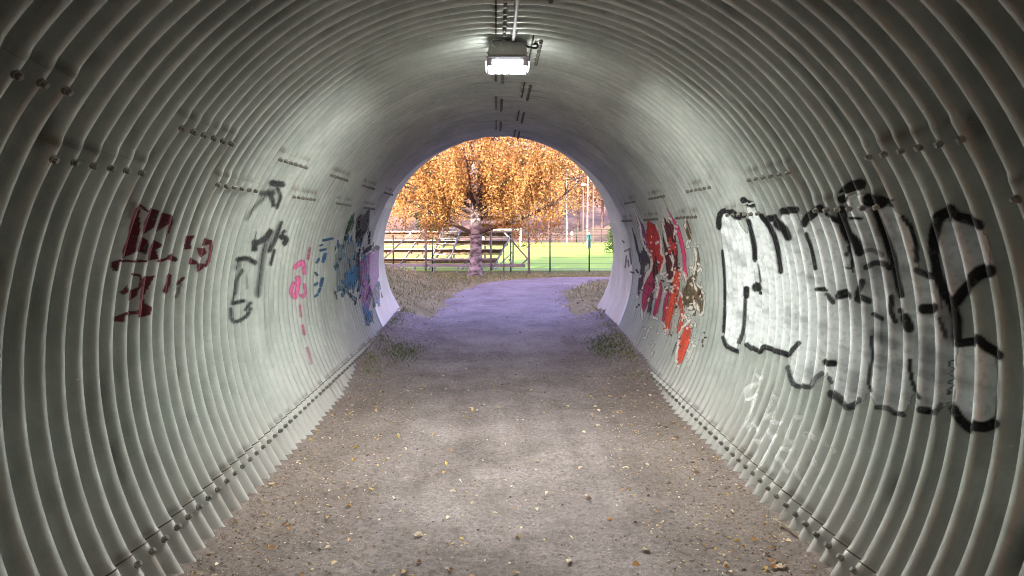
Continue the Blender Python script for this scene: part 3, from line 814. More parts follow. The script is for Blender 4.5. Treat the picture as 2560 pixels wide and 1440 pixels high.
# gravel path that bends away to the right
ctrl = np.array([(0.06, 8.0), (0.08, 10.0), (0.10, 11.6), (0.12, 13.0), (0.38, 15.6), (1.05, 17.6), (2.6, 19.2), (5.5, 20.3), (10, 20.9), (16, 21.2)])
tt = np.concatenate([[0], np.cumsum(np.hypot(*np.diff(ctrl, axis=0).T))])
ss = np.arange(0, tt[-1], 0.06)
def cr(c):
    m = np.gradient(c, tt); i = np.clip(np.searchsorted(tt, ss, 'right') - 1, 0, len(tt) - 2)
    h = tt[i + 1] - tt[i]; u = (ss - tt[i]) / h
    return (2*u**3-3*u**2+1)*c[i] + (u**3-2*u**2+u)*h*m[i] + (-2*u**3+3*u**2)*c[i+1] + (u**3-u**2)*h*m[i+1]
cxs, cys = cr(ctrl[:, 0]), cr(ctrl[:, 1])
dx, dy = np.gradient(cxs), np.gradient(cys); dl = np.hypot(dx, dy); nx, ny_ = dy / dl, -dx / dl
ws = np.linspace(-1, 1, 41)
wid = 1.16 + 0.10 * (vnoise(ss * 1.7, ss * 0, 3) - .5)
PX = cxs[:, None] + nx[:, None] * ws * wid[:, None]; PY = cys[:, None] + ny_[:, None] * ws * wid[:, None]
edge = np.abs(ws)[None, :]
PZ = H(PX, PY) + 0.018 - 0.055 * sstep(0.62, 1.0, edge + 0.55 * (fbm(PX * 3, PY * 3, 4, 3) - .5)) + (fbm(PX * 14, PY * 14, 23, 4) - 0.46) * 0.03 - 0.06 * (1 - sstep(0.0, 2.2, ss[:, None] + 2.4 * (fbm(PX * 1.6, PY * 0.7, 9, 3) - .45)))
tag(link('path', np_mesh('path', np.stack([PX, PY, PZ], -1), grid_faces(*PX.shape), True, M_DIRT2)), kind='structure')

# far ground and the sports field
def flat(name, x0, x1, y0, y1, z, m, n=40):
    xs, ys = np.linspace(x0, x1, n), np.linspace(y0, y1, n)
    X, Y = np.meshgrid(xs, ys, indexing='ij')
    return tag(link(name, np_mesh(name, np.stack([X, Y, 0 * X + z], -1), grid_faces(n, n)[:, ::-1], True, m)), kind='structure')
M_FIELD = mat('artificial_turf', (0.40, 0.66, 0.07), 0.8, 0, 0.12, 0.6)
M_FAR = mat('rough_grass', (0.16, 0.14, 0.07), 0.9, 0, 0.35, 0.4)
flat('ground', -700, 700, 24.6, 1200, 0.085, M_FAR, 30)
flat('sports_field', -45, 60, 26.2, 76, 0.10, M_FIELD, 30)
mw = mat('field_line_white', (0.78, 0.79, 0.76), 0.7, 0, 0.05, 3)
flat('field_line', -45, 60, 27.0, 27.25, 0.106, mw, 4)
flat('field_line', -45, 60, 66.0, 66.25, 0.106, mw, 4)

# the earth bank that the tunnel runs through
def bank():
    xs = np.concatenate([np.arange(-40, -3, 1.0), np.arange(-3, 3.2, 0.08), np.arange(3.2, 41, 1.0)])
    ys = np.concatenate([np.arange(-18.0, 6.5, 0.8), np.arange(6.5, 12.9, 0.08)])
    X, Y = np.meshgrid(xs, ys, indexing='ij')
    slope = 2.86 - (Y + 0.10 - 10.32) / 0.74
    top = 6.3
    z = np.minimum(slope, top - 0.25 * np.clip(slope - top, 0, 1.0))
    back = (Y + 18.0) * 1.3
    z = np.minimum(z, back)
    z = np.where(z > 0.25, z + (fbm(X * 1.4, Y * 1.4, 31, 4) - .45) * 0.22, z)
    z = np.maximum(z, H(X, Y) - 0.06)
    d = np.hypot(X - XC, z - ZC)
    F = grid_faces(len(xs), len(ys))[:, ::-1]
    keep = (d.ravel()[F].min(1) > RAD + 0.035)
    cy = Y.ravel()[F].mean(1); cz_ = z.ravel()[F].mean(1)
    keep &= ~((np.abs(X.ravel()[F].mean(1) - XC) < 1.75) & (cz_ < 1.0))
    o = link('embankment', np_mesh('embankment', np.stack([X, Y, z], -1), F[keep], True, M_VERGE))
    tag(o, kind='structure')
bank()

# ------------------------------------------------------------------ ground litter
def stuff(o): o['kind'] = 'stuff'; return o
def floor_halfwidth(y):
    zf = 0.02 + 0.2 * sstep(7, 10, y)
    return np.sqrt(np.maximum(0.1, RAD ** 2 - (ZC - zf) ** 2))
def floor_z(x, y):
    return H(x, y) + (fbm(x * 14, y * 14, 23, 4) - 0.46) * 0.030
# grit and small stones
n = 9000
gy = 3.1 + 7.5 * rng.random(n) ** 1.5
u = rng.uniform(-1, 1, n); side = rng.random(n) < 0.5
u = np.where(side, np.sign(u) * (1 - 0.38 * rng.random(n) ** 1.4), u)
gx = 0.056 + u * (floor_halfwidth(gy) - 0.01)
sz = rng.uniform(0.002, 0.006, n) * np.where(rng.random(n) < 0.04, 2.4, 1)
oct_ = np.array([(1, 0, 0), (-1, 0, 0), (0, 1, 0), (0, -1, 0), (0, 0, 0.7), (0, 0, -0.7)], float)
of = np.array([(0, 2, 4), (2, 1, 4), (1, 3, 4), (3, 0, 4), (2, 0, 5), (1, 2, 5), (3, 1, 5), (0, 3, 5)])
V = oct_[None] * sz[:, None, None] * rng.uniform(0.6, 1.5, (n, 6, 1))
V = V + np.stack([gx, gy, floor_z(gx, gy) + sz * 0.25], -1)[:, None]
F = (of[None] + (np.arange(n) * 6)[:, None, None]).reshape(-1, 3)
me = np_mesh('grit', V.reshape(-1, 3), F, False, M_STONE)
c = np.array([0.20, 0.165, 0.15]) * rng.uniform(0.35, 1.7, (n, 1)) * rng.uniform(0.93, 1.07, (n, 3))
col_attr(me, np.repeat(np.concatenate([c, np.ones((n, 1))], 1), 6, 0))
tag(stuff(link('grit', me)), 'loose grit and small stones strewn over the tunnel floor', 'grit')

# dead leaves: shared leaf shapes
leafcols = [(0.62, 0.46, 0.30), (0.72, 0.58, 0.42), (0.42, 0.26, 0.14), (0.68, 0.48, 0.14), (0.26, 0.15, 0.09), (0.76, 0.64, 0.50), (0.56, 0.30, 0.13)]
def leaf_verts(L, Wd, curl, r):
    a = [(-0.5, 0, 0), (-0.2, 0.42, 1), (0.15, 0.36, 1), (0.5, 0, 0.2), (0.15, -0.36, 1), (-0.2, -0.42, 1), (-0.05, 0, -0.1)]
    return np.array([(x * L * (1 + 0.1 * r.standard_normal()), y * Wd * (1 + 0.15 * r.standard_normal()), z * curl * r.uniform(0.2, 1.6)) for x, y, z in a])
leaf_f = np.array([(0, 6, 1), (1, 6, 2), (2, 6, 3), (3, 6, 4), (4, 6, 5), (5, 6, 0)])
leafmeshes = []
for k in range(14):
    me = np_mesh('fallen_leaf', leaf_verts(1.0, 1.0, 0.22, rng), leaf_f, False, M_LEAF)
    c = np.array(leafcols[k % 7]) * rng.uniform(0.85, 1.15)
    col_attr(me, np.concatenate([np.tile(c, (7, 1)) * rng.uniform(0.85, 1.1, (7, 1)), np.ones((7, 1))], 1))
    leafmeshes.append(me)
def put_leaf(x, y, s, k, label, group):
    z = float(floor_z(np.array(x), np.array(y))) + 0.008
    o = bpy.data.objects.new('fallen_leaf', leafmeshes[k % 14]); COL.objects.link(o)
    o.location = (x, y, z); o.scale = (s, s * rng.uniform(0.55, 0.8), s)
    o.rotation_euler = (rng.normal(0, 0.18), rng.normal(0, 0.18), rng.uniform(0, 6.28))
    tag(o, label, 'leaf', group)
def pix_ground(px, py, z=0.0):
    y = (CAM_Z - z) * FPX / (py - VY); return (px - VX) / FPX * y, y
GL = 'fallen leaves on the tunnel floor'
for px, py, s, k, lab in [(1045,1338,.055,5,'large pale leaf near the middle of the floor, the biggest of them'), (1190,1240,.03,1,'small pale leaf alone in the middle of the floor'), (925,1220,.034,3,'yellow leaf left of the middle of the floor'),
                          (1615,1383,.045,5,'round pale leaf at the right of the bottom edge')]:
    x, y = pix_ground(px, py); put_leaf(x, y, s, k, lab, GL)
for i in range(255):
    y = 3.3 + 4.6 * rng.random() ** 1.3
    hw = float(floor_halfwidth(np.array(y)))
    t = rng.random()
    if t < 0.36: x = 0.056 + hw * (1 - 0.32 * rng.random() ** 1.3) - 0.02; zone = 'along the foot of the right wall'
    elif t < 0.60: x = 0.056 - hw * (1 - 0.38 * rng.random() ** 1.2) + 0.02; zone = 'along the foot of the left wall'
    else: x = 0.056 + hw * rng.uniform(-0.65, 0.7); zone = 'scattered on the open floor between the walls'
    k = int(rng.integers(0, 14))
    put_leaf(x, y, rng.uniform(0.022, 0.046), k, ['small light brown', 'small pale tan', 'small mid brown', 'small yellow', 'small dark brown', 'small cream coloured', 'small rusty brown'][k % 7] + ' birch leaf ' + zone, GL)
# crumbs of leaf and straw, uncountable
def litter(name, n, xs, ys, smin, smax, cols, label, zf, m=M_LEAF, dark=1.0):
    L = rng.uniform(smin, smax, n); Wd = L * rng.uniform(0.12, 0.8, n); a = rng.uniform(0, 6.28, n)
    q = np.array([(-.5, -.3), (-.1, .5), (.5, .2), (.2, -.5)])
    lx = q[None, :, 0] * L[:, None]; ly = q[None, :, 1] * Wd[:, None]
    X = xs[:, None] + lx * np.cos(a)[:, None] - ly * np.sin(a)[:, None]
    Y = ys[:, None] + lx * np.sin(a)[:, None] + ly * np.cos(a)[:, None]
    Z = zf(xs, ys)[:, None] + 0.003 + rng.uniform(0, 0.5, (n, 4)) * L[:, None]
    me = np_mesh(name, np.stack([X, Y, Z], -1).reshape(-1, 3), np.arange(n * 4).reshape(-1, 4), False, m)
    c = np.array(cols)[rng.integers(0, len(cols), n)] * rng.uniform(0.6, 1.2, (n, 1)) * dark
    col_attr(me, np.repeat(np.concatenate([c, np.ones((n, 1))], 1), 4, 0))
    return tag(stuff(link(name, me)), label, name.replace('_', ' '))
n = 9000
gy = 3.0 + 9 * rng.random(n) ** 1.25
u = np.sign(rng.uniform(-1, 1, n)) * (1 - 0.5 * rng.random(n) ** 1.3); u = np.where(rng.random(n) < 0.18, rng.uniform(-1, 1, n), u)
litter('leaf_litter', n, 0.056 + u * (floor_halfwidth(gy) - 0.02), gy, 0.005, 0.022, leafcols + [(0.16, 0.10, 0.06)] * 4, 'crumbled leaves and straw gathered along both walls of the tunnel', floor_z)
n = 16000
vy = rng.uniform(11, 23.5, n); vx = rng.uniform(-9, 9, n)
sel = (np.abs(vx - np.interp(vy, cys, cxs)) > rng.uniform(0.55, 1.3, n))
vx, vy = vx[sel], vy[sel]
litter('verge_leaves', len(vx), vx, vy, 0.02, 0.06, leafcols, 'brown birch leaves strewn over the verges outside the tunnel', lambda a, b: H(a, b))
n = 700
k = rng.integers(0, len(ss), n); off = rng.uniform(-1, 1, n)
litter('path_leaves', n, cxs[k] + nx[k] * off, cys[k] + ny_[k] * off, 0.015, 0.04, leafcols, 'scattered leaves on the gravel path outside the tunnel', lambda a, b: H(a, b) + 0.018)

# grass
def grass(name, xs, ys, hgt, cols, label, zf, wd=0.006):
    n = len(xs)
    a = rng.uniform(0, 6.28, n); h = hgt * rng.uniform(0.4, 1.2, n)
    lean = rng.normal(0, 0.45, (n, 2)) * h[:, None]
    bx, by = np.cos(a) * wd, np.sin(a) * wd
    z = zf(xs, ys) - 0.01
    V = np.stack([np.stack([xs - bx, ys - by, z], -1), np.stack([xs + bx, ys + by, z], -1),
                  np.stack([xs + bx * .6 + lean[:, 0] * .4, ys + by * .6 + lean[:, 1] * .4, z + h * .6], -1),
                  np.stack([xs + lean[:, 0], ys + lean[:, 1], z + h], -1)], 1)
    me = np_mesh(name, V.reshape(-1, 3), np.arange(n * 4).reshape(-1, 4), False, M_GRASS)
    c = np.array(cols)[rng.integers(0, len(cols), n)] * rng.uniform(0.7, 1.25, (n, 1))
    col_attr(me, np.repeat(np.concatenate([c, np.ones((n, 1))], 1), 4, 0))
    return tag(stuff(link(name, me)), label, 'grass')
GC = [(0.11, 0.17, 0.055), (0.14, 0.20, 0.065), (0.09, 0.14, 0.045), (0.24, 0.22, 0.10)]
DC = [(0.42, 0.38, 0.18), (0.33, 0.30, 0.13), (0.20, 0.24, 0.09), (0.50, 0.43, 0.23)]
def clump(px, py, z, sx, sy, n):
    x, y = pix_ground(px, py, z)
    return x + rng.normal(0, sx, n), y + rng.normal(0, sy, n)
x, y = clump(1003, 868, 0.15, 0.13, 0.32, 900)
grass('grass_tuft', x, y, 0.045, GC, 'green grass tuft at the foot of the left wall near the tunnel mouth', floor_z, 0.004)
x, y = clump(1512, 862, 0.15, 0.10, 0.34, 800)
grass('grass_tuft', x, y, 0.05, GC, 'green grass tuft at the foot of the right wall near the tunnel mouth', floor_z, 0.004)
n = 60000
vy = rng.uniform(11.5, 24.3, n); vx = rng.uniform(-10, 10, n)
sel = (np.abs(vx - np.interp(vy, cys, cxs)) > rng.uniform(1.0, 1.7, n)) & (fbm(vx * .9, vy * .9, 41, 3) > 0.30) & ~((vy < 12.6) & (np.abs(vx) < 1.6))
grass('verge_grass', vx[sel], vy[sel], 0.07, DC + GC[:2], 'thin dry grass on the verges outside the tunnel', H)
for sgn, wl_ in ((-1, 'left'), (1, 'right')):
    n = 1600
    wy = rng.uniform(7.6, 12.6, n); kk = fbm(wy * 2.1, wy * 0 + sgn, 61, 3) > rng.uniform(0.35, 0.65, n)
    wx = 0.056 + sgn * (floor_halfwidth(wy) - np.abs(rng.normal(0, 0.10, n)) - 0.02)
    grass('wall_foot_grass', wx[kk], wy[kk], 0.05, GC + DC, 'sparse half dry grass along the foot of the %s wall near the mouth' % wl_, floor_z, 0.003)
n = 9000
vy = rng.uniform(21.6, 26.2, n); vx = rng.uniform(-6, 9, n)
grass('verge_grass', vx, vy, 0.06, [(0.30, 0.40, 0.10), (0.36, 0.40, 0.12), (0.24, 0.34, 0.08)], 'short yellow green grass strip in front of the sports field', lambda a, b: np.maximum(H(a, b) - 0.02, 0.09))

# twig at the foot of the right wall
M_BARK = mat('dark_bark', (0.085, 0.06, 0.05), 0.85, 0, 0.4, 30, 0.5, 40)
M_TWIG = mat('dry_twig', (0.30, 0.23, 0.16), 0.8, 0, 0.3, 40)
t = MB()
a = pix_ground(1935, 1320); b = pix_ground(1998, 1362)
za = 0.035
t.tube([(a[0], a[1], za + 0.01), ((a[0]*.55 + b[0]*.45), (a[1]*.55 + b[1]*.45), za + 0.018), (b[0], b[1], za - 0.005)], [0.003, 0.005, 0.006], 6)
t.tube([((a[0]*.75 + b[0]*.25), (a[1]*.75 + b[1]*.25), za + 0.013), (a[0] + 0.0, a[1] - 0.09, za - 0.002)], [0.004, 0.002], 6)
tag(t.obj('twig', M_TWIG, None, True), 'forked dry twig lying at the foot of the right wall', 'twig')

# ------------------------------------------------------------------ tunnel lamp
LY, LX = 5.02, 0.073
lamp = empty('tunnel_lamp', (LX, LY, 2.74), 'lit grey box lamp hanging from the crown of the tunnel', 'lamp')
M_HOUS = mat('lamp_housing', (0.30, 0.315, 0.30), 0.45, 0.2, 0.1, 20)
M_RIM = mat('lamp_rim', (0.30, 0.30, 0.36), 0.35, 0.3, 0.05, 20)
def frustum(mb, c, w0, d0, w1, d1, z0, z1, w2=None, d2=None, z2=None):
    vs = []
    lev = [(w0, d0, z0), (w1, d1, z1)] + ([(w2, d2, z2)] if w2 else [])
    for w_, d_, z_ in lev:
        vs += [(c[0] - w_/2, c[1] - d_/2, z_), (c[0] + w_/2, c[1] - d_/2, z_), (c[0] + w_/2, c[1] + d_/2, z_), (c[0] - w_/2, c[1] + d_/2, z_)]
    fs = [(0, 3, 2, 1)]
    for k in range(len(lev) - 1):
        fs += [(k*4 + i, k*4 + (i+1) % 4, k*4 + 4 + (i+1) % 4, k*4 + 4 + i) for i in range(4)]
    b = (len(lev) - 1) * 4; fs.append((b, b+1, b+2, b+3))
    mb.add(vs, fs)
h = MB(); frustum(h, (LX, LY), 0.262, 0.262, 0.250, 0.250, 2.728, 2.80, 0.19, 0.19, 2.838)
hs = h.obj('housing', M_HOUS, lamp, False, 0.014)
m_ = MB(); m_.box((LX, LY, 2.84), (0.10, 0.06, 0.03)); m_.box((LX + 0.035, LY, 2.848), (0.03, 0.16, 0.012))
m_.obj('mounting_bracket', M_HOUS, lamp)
rim = MB(); rim.box((LX, LY, 2.7215), (0.282, 0.282, 0.012))
for sg in (-1, 1):
    rim.box((LX, LY + sg * 0.134, 2.6895), (0.280, 0.012, 0.051)); rim.box((LX + sg * 0.134, LY, 2.6895), (0.012, 0.254, 0.051))
rim.obj('cover_frame', M_RIM, lamp, False, 0.002)
LAMP_E = 178.0
dl_ = MB(); dl_.box((LX, LY, 2.692), (0.240, 0.240, 0.030))
dl_.obj('led_panel', emit_mat('led_light', (0.95, 1.0, 0.93), LAMP_E), lamp)
m_lens = emit_mat('led_side_lens', (0.95, 1.0, 0.93), LAMP_E * 0.07)
for sg in (-1, 1):
    w_ = MB(); w_.box((LX, LY + sg * 0.1405, 2.687), (0.196, 0.005, 0.030)); w_.obj('side_lens', m_lens, lamp)
    w_ = MB(); w_.box((LX + sg * 0.1405, LY, 2.687), (0.005, 0.196, 0.030)); w_.obj('side_lens', m_lens, lamp)
M_CONDUIT = mat('white_conduit', (0.40, 0.37, 0.40), 0.5, 0, 0.1, 20)
M_BLACK = mat('black_cable', (0.012, 0.012, 0.013), 0.5)
def bez(pts, n=14):
    out = []
    P = [Vector(p) for p in pts]; P = [P[0] * 2 - P[1]] + P + [P[-1] * 2 - P[-2]]
    for i in range(1, len(P) - 2):
        for k in range(n):
            u = k / n
            out.append(0.5 * ((2*P[i]) + (P[i+1] - P[i-1])*u + (2*P[i-1] - 5*P[i] + 4*P[i+1] - P[i+2])*u*u + (3*P[i] - P[i-1] - 3*P[i+1] + P[i+2])*u**3))
    out.append(P[-2]); return out
c1 = MB(); c1.tube(bez([(LX + 0.042, LY + 0.0, 2.842), (LX - 0.05, LY - 0.08, 2.85), (LX - 0.105, LY - 0.125, 2.83), (LX - 0.10, LY - 0.139, 2.80), (LX - 0.075, LY - 0.131, 2.782)]), 0.005, 6)
c1.tube(bez([(LX - 0.01, LY - 0.09, 2.838), (LX - 0.035, LY - 0.128, 2.825), (LX - 0.045, LY - 0.134, 2.785)]), 0.005, 6)
c1.obj('supply_cable', M_CONDUIT, lamp, True)
c2 = MB(); c2.tube(bez([(LX + 0.10, LY - 0.10, 2.815), (LX + 0.15, LY - 0.09, 2.795), (LX + 0.195, LY - 0.06, 2.80), (LX + 0.20, LY - 0.02, 2.835), (LX + 0.17, LY + 0.05, 2.85)]), 0.008, 8)
c2.obj('black_cable', M_BLACK, lamp, True)
for sx in (-1, 1):
    s_ = MB(); s_.tube([(LX + sx * 0.132, LY - 0.136, 2.748), (LX + sx * 0.132, LY - 0.142, 2.748)], 0.006, 8)
    s_.obj('screw', M_RIM, lamp)
cd = MB(); cd.tube([(0.112, -6, 2.835), (0.108, 2.0, 2.836), (0.114, 4.2, 2.838), (0.112, 4.95, 2.838)], 0.011, 10)
conduit = empty('conduit', (0.112, 0, 2.836), 'thin white cable conduit running along the crown to the lamp', 'conduit')
cd.obj('pipe', M_CONDUIT, conduit, True)
for yy in (2.9, 3.9, 4.75):
    c_ = MB(); c_.box((0.112, yy, 2.846), (0.045, 0.018, 0.018)); c_.obj('clip', M_RIM, conduit)

# ------------------------------------------------------------------ trees
def tree_mesh(branches, n=7):
    mb = MB()
    for pts, rs in branches: mb.tube(pts, rs, n, False)
    return mb
def leaves_mesh(name, P, size, cols, droop=0.0, m=None):
    n = len(P)
    q = np.array([(-.5, 0), (0, .38), (.5, 0), (0, -.38)])
    d1 = rng.standard_normal((n, 3)); d1[:, 2] -= droop; d1 /= np.linalg.norm(d1, axis=1)[:, None]
    d2 = np.cross(d1, rng.standard_normal((n, 3))); d2 /= np.linalg.norm(d2, axis=1)[:, None]
    s = size * rng.uniform(0.6, 1.3, n)
    V = P[:, None] + q[None, :, 0, None] * d1[:, None] * s[:, None, None] + q[None, :, 1, None] * d2[:, None] * s[:, None, None]
    me = np_mesh(name, V.reshape(-1, 3), np.arange(n * 4).reshape(-1, 4), False, m or M_FOL)
    C = np.array(cols)[rng.integers(0, len(cols), n)] * rng.uniform(0.7, 1.2, (n, 1))
    col_attr(me, np.repeat(np.concatenate([C, np.ones((n, 1))], 1), 4, 0))
    return me
def limb(p, d, L, r, n, bendz, wob, rnd):
    pts = [Vector(p)]; d = Vector(d).normalized()
    for i in range(n):
        d = (d + Vector((rnd.gauss(0, wob), rnd.gauss(0, wob), rnd.gauss(0, wob) + bendz))).normalized()
        pts.append(pts[-1] + d * L / n)
    return pts, [max(0.004, r * (1 - 0.85 * i / n)) for i in range(n + 1)]

def birch_bark():
    m = bpy.data.materials.new('birch_bark'); m.use_nodes = True
    nt = m.node_tree; n = nt.nodes; l = nt.links; b = n['Principled BSDF']; b.inputs['Roughness'].default_value = 0.8
    tc = n.new('ShaderNodeTexCoord'); mp = n.new('ShaderNodeMapping'); mp.inputs['Scale'].default_value = (3, 3, 7)
    l.new(tc.outputs['Object'], mp.inputs['Vector'])
    nz = n.new('ShaderNodeTexNoise'); nz.inputs['Scale'].default_value = 1.6; nz.inputs['Detail'].default_value = 7; l.new(mp.outputs[0], nz.inputs['Vector'])
    rp = n.new('ShaderNodeValToRGB'); rp.color_ramp.elements[0].position = 0.36; rp.color_ramp.elements[1].position = 0.62
    rp.color_ramp.elements[0].color = (0.07, 0.055, 0.06, 1); rp.color_ramp.elements[1].color = (0.40, 0.35, 0.36, 1)
    l.new(nz.outputs[0], rp.inputs[0]); l.new(rp.outputs[0], b.inputs['Base Color'])
    return m
M_BIRCH = birch_bark()
GOLD = [(0.50, 0.27, 0.075), (0.55, 0.33, 0.10), (0.44, 0.21, 0.07), (0.58, 0.39, 0.15), (0.36, 0.17, 0.07), (0.50, 0.29, 0.11)]

def px2x(px, y): return (px - VX) / FPX * y
def main_birch():
    rnd = random.Random(5)
    bx, by = -0.63, 23.0
    bz = float(H(np.array(bx), np.array(by))) - 0.03
    root = empty('birch_tree', (bx, by, bz), 'big golden birch tree standing in front of the bleachers', 'tree')
    tr = [Vector((bx - 0.03, by, bz - 0.1)), Vector((bx, by, bz + 0.35)), Vector((bx, by, bz + 1.0)), Vector((bx, by, bz + 1.5)), Vector((bx - 0.02, by, bz + 2.2)), Vector((bx - 0.06, by, bz + 3.2)), Vector((bx + 0.02, by, bz + 4.6)), Vector((bx + 0.0, by, bz + 6.5)), Vector((bx + 0.1, by, bz + 9.0))]
    MB_ = MB(); MB_.tube(tr, [0.27, 0.20, 0.175, 0.18, 0.145, 0.12, 0.09, 0.06, 0.02], 14, False)
    MB_.obj('trunk', M_BIRCH, root, True)
    limbs = []; twigs = []
    def add(p, d, L, r, bz_, n=7, wob=0.09):
        pts, rs = limb(p, d, L, r, n, bz_, wob, rnd); limbs.append((pts, rs)); return pts
    mains = []
    base = [((1.0, -0.3, 0.42), 1.35, 3.6, 0.07), ((-1.0, -0.2, 0.45), 1.3, 3.4, 0.06), ((0.7, 0.5, 0.7), 1.7, 3.6, 0.06), ((-0.8, 0.6, 0.6), 1.9, 3.6, 0.06),
            ((0.5, -0.7, 0.8), 2.0, 3.0, 0.055), ((-0.5, -0.8, 0.7), 2.2, 3.0, 0.05), ((0.9, 0.1, 0.75), 2.3, 3.6, 0.055), ((-0.95, 0.0, 0.75), 2.5, 3.4, 0.05)]
    for i in range(18):
        a = i * 2.4 + 0.4
        base.append(((math.cos(a) * 1.2, math.sin(a) * .9, 0.55), 1.7 + 0.05 * i, rnd.uniform(2.6, 3.7), 0.035))
    for i in range(34):
        a = i * 2.4 + rnd.uniform(-.3, .3); hgt = 2.5 + i * 0.17
        base.append(((math.cos(a), math.sin(a), 0.8 + 0.02 * i), hgt, max(1.2, 3.5 - 0.06 * i), 0.045 - 0.0007 * i))
    for d, hgt, L, r in base:
        p = Vector((bx, by, bz + hgt)); mains.append(add(p, d, L, r * 1.15, 0.01))
    for pts in mains:
        for k in range(2, len(pts)):
            for j in range(3):
                d = Vector((rnd.gauss(0, 1), rnd.gauss(0, 1), rnd.uniform(-0.1, 0.8))) + (pts[k] - pts[k-1]).normalized() * 0.9
                sub = add(pts[k], d, rnd.uniform(0.6, 1.3), 0.014, -0.03, 5, 0.12)
                for q in sub[1:]:
                    twigs.append(q)
    t = tree_mesh(limbs, 6); t.obj('branch', M_BARK, root, True)
    # hanging twigs carry the leaves
    P = []
    for q in twigs:
        for s in range(3):
            p = q + Vector((rnd.gauss(0, .10), rnd.gauss(0, .10), rnd.gauss(0, .08)))
            L = rnd.uniform(0.25, 0.9) if p.z > bz + 2.6 else rnd.uniform(0.4, 1.5); nl = int(9 + 15 * L)
            dx_, dy_ = rnd.gauss(0, .12), rnd.gauss(0, .12)
            for k in range(nl):
                f = k / nl
                P.append((p.x + dx_ * f + rnd.gauss(0, .035), p.y + dy_ * f + rnd.gauss(0, .035), p.z - L * f + rnd.gauss(0, .02)))
    P = np.array(P)
    # lift the hem of the crown clear of the stand
    hem = bz + 0.72 + 0.5 * vnoise(P[:, 0] * 2.2, P[:, 1] * 1.3, 3) + np.where(np.abs(P[:, 0] - bx) < 1.1, 0.45, 0.0)
    P = P[P[:, 2] > hem]
    P = P[P[:, 0] < px2x(1425, by) + 0.5 * (vnoise(P[:, 2] * 1.6, P[:, 1], 6) - 0.5)]
    front = (np.abs(P[:, 0] - bx) < 0.22) & (P[:, 1] < by + 0.1) & (P[:, 2] < bz + 3.4)
    P = P[~front | (rng.random(len(P)) < 0.25)]
    gap = fbm(P[:, 0] * 1.3 + 5, P[:, 2] * 1.3, 12, 3)
    P = P[gap > 0.31]
    if len(P) > 160000: P = P[rng.permutation(len(P))[:160000]]
    link('crown', leaves_mesh('crown', P, 0.062, GOLD, 0.6), root)
    return len(P)
NL = main_birch()

def far_tree(x, y, z0, hgt, rad, cols, n, label, name='autumn_tree', size=0.25, trunk_mat=None, base=0.25, tr=0.14, seed=0, group='trees beyond the field', cone=False):
    rnd = random.Random(seed)
    root = empty(name, (x, y, z0), label, 'tree', group)
    mb = MB(); mb.tube([(x, y, z0 - 0.2), (x + rnd.gauss(0, .1), y, z0 + hgt * .4), (x + rnd.gauss(0, .15), y, z0 + hgt * .95)], [tr, tr * .7, 0.02], 8, False)
    mb.obj('trunk', trunk_mat or M_BARK, root, True)
    br = MB(); P = []
    for i in range(46):
        f = base + (0.97 - base) * (i + rnd.random()) / 46
        a = i * 2.39996
        if cone: rr = rad * (1.02 - f) / (1.02 - base)
        else: rr = rad * math.sin(math.pi * min(1, 0.12 + 0.86 * (f - base) / (1 - base))) ** 0.7
        rr *= rnd.uniform(0.7, 1.15)
        p0 = Vector((x, y, z0 + hgt * f)); p1 = p0 + Vector((math.cos(a) * rr, math.sin(a) * rr, (-0.25 if cone else 0.35) * rr))
        br.tube([p0, (p0 + p1) / 2 + Vector((0, 0, rr * .08)), p1], [tr * .22, tr * .15, 0.01], 5, False)
        for k in range(n // 46):
            u = rnd.random() ** 0.6
            q = p0 + (p1 - p0) * u
            P.append((q.x + rnd.gauss(0, rr * .18), q.y + rnd.gauss(0, rr * .18), q.z + rnd.gauss(0, rr * .12 if cone else rr * .2)))
    br.obj('branch', M_BARK, root, True)
    link('crown', leaves_mesh('crown', np.array(P), size, cols, 0.3), root)
    return root
BRN_ = [(0.34, 0.19, 0.085), (0.26, 0.15, 0.08), (0.42, 0.25, 0.10), (0.22, 0.14, 0.09)]
YEL_ = [(0.62, 0.36, 0.09), (0.52, 0.28, 0.07), (0.44, 0.22, 0.06)]
SPR_ = [(0.025, 0.045, 0.02), (0.035, 0.06, 0.03), (0.02, 0.035, 0.02)]
LGR_ = [(0.10, 0.20, 0.06), (0.14, 0.26, 0.08), (0.08, 0.15, 0.05)]
def px2x(px, y): return (px - VX) / FPX * y

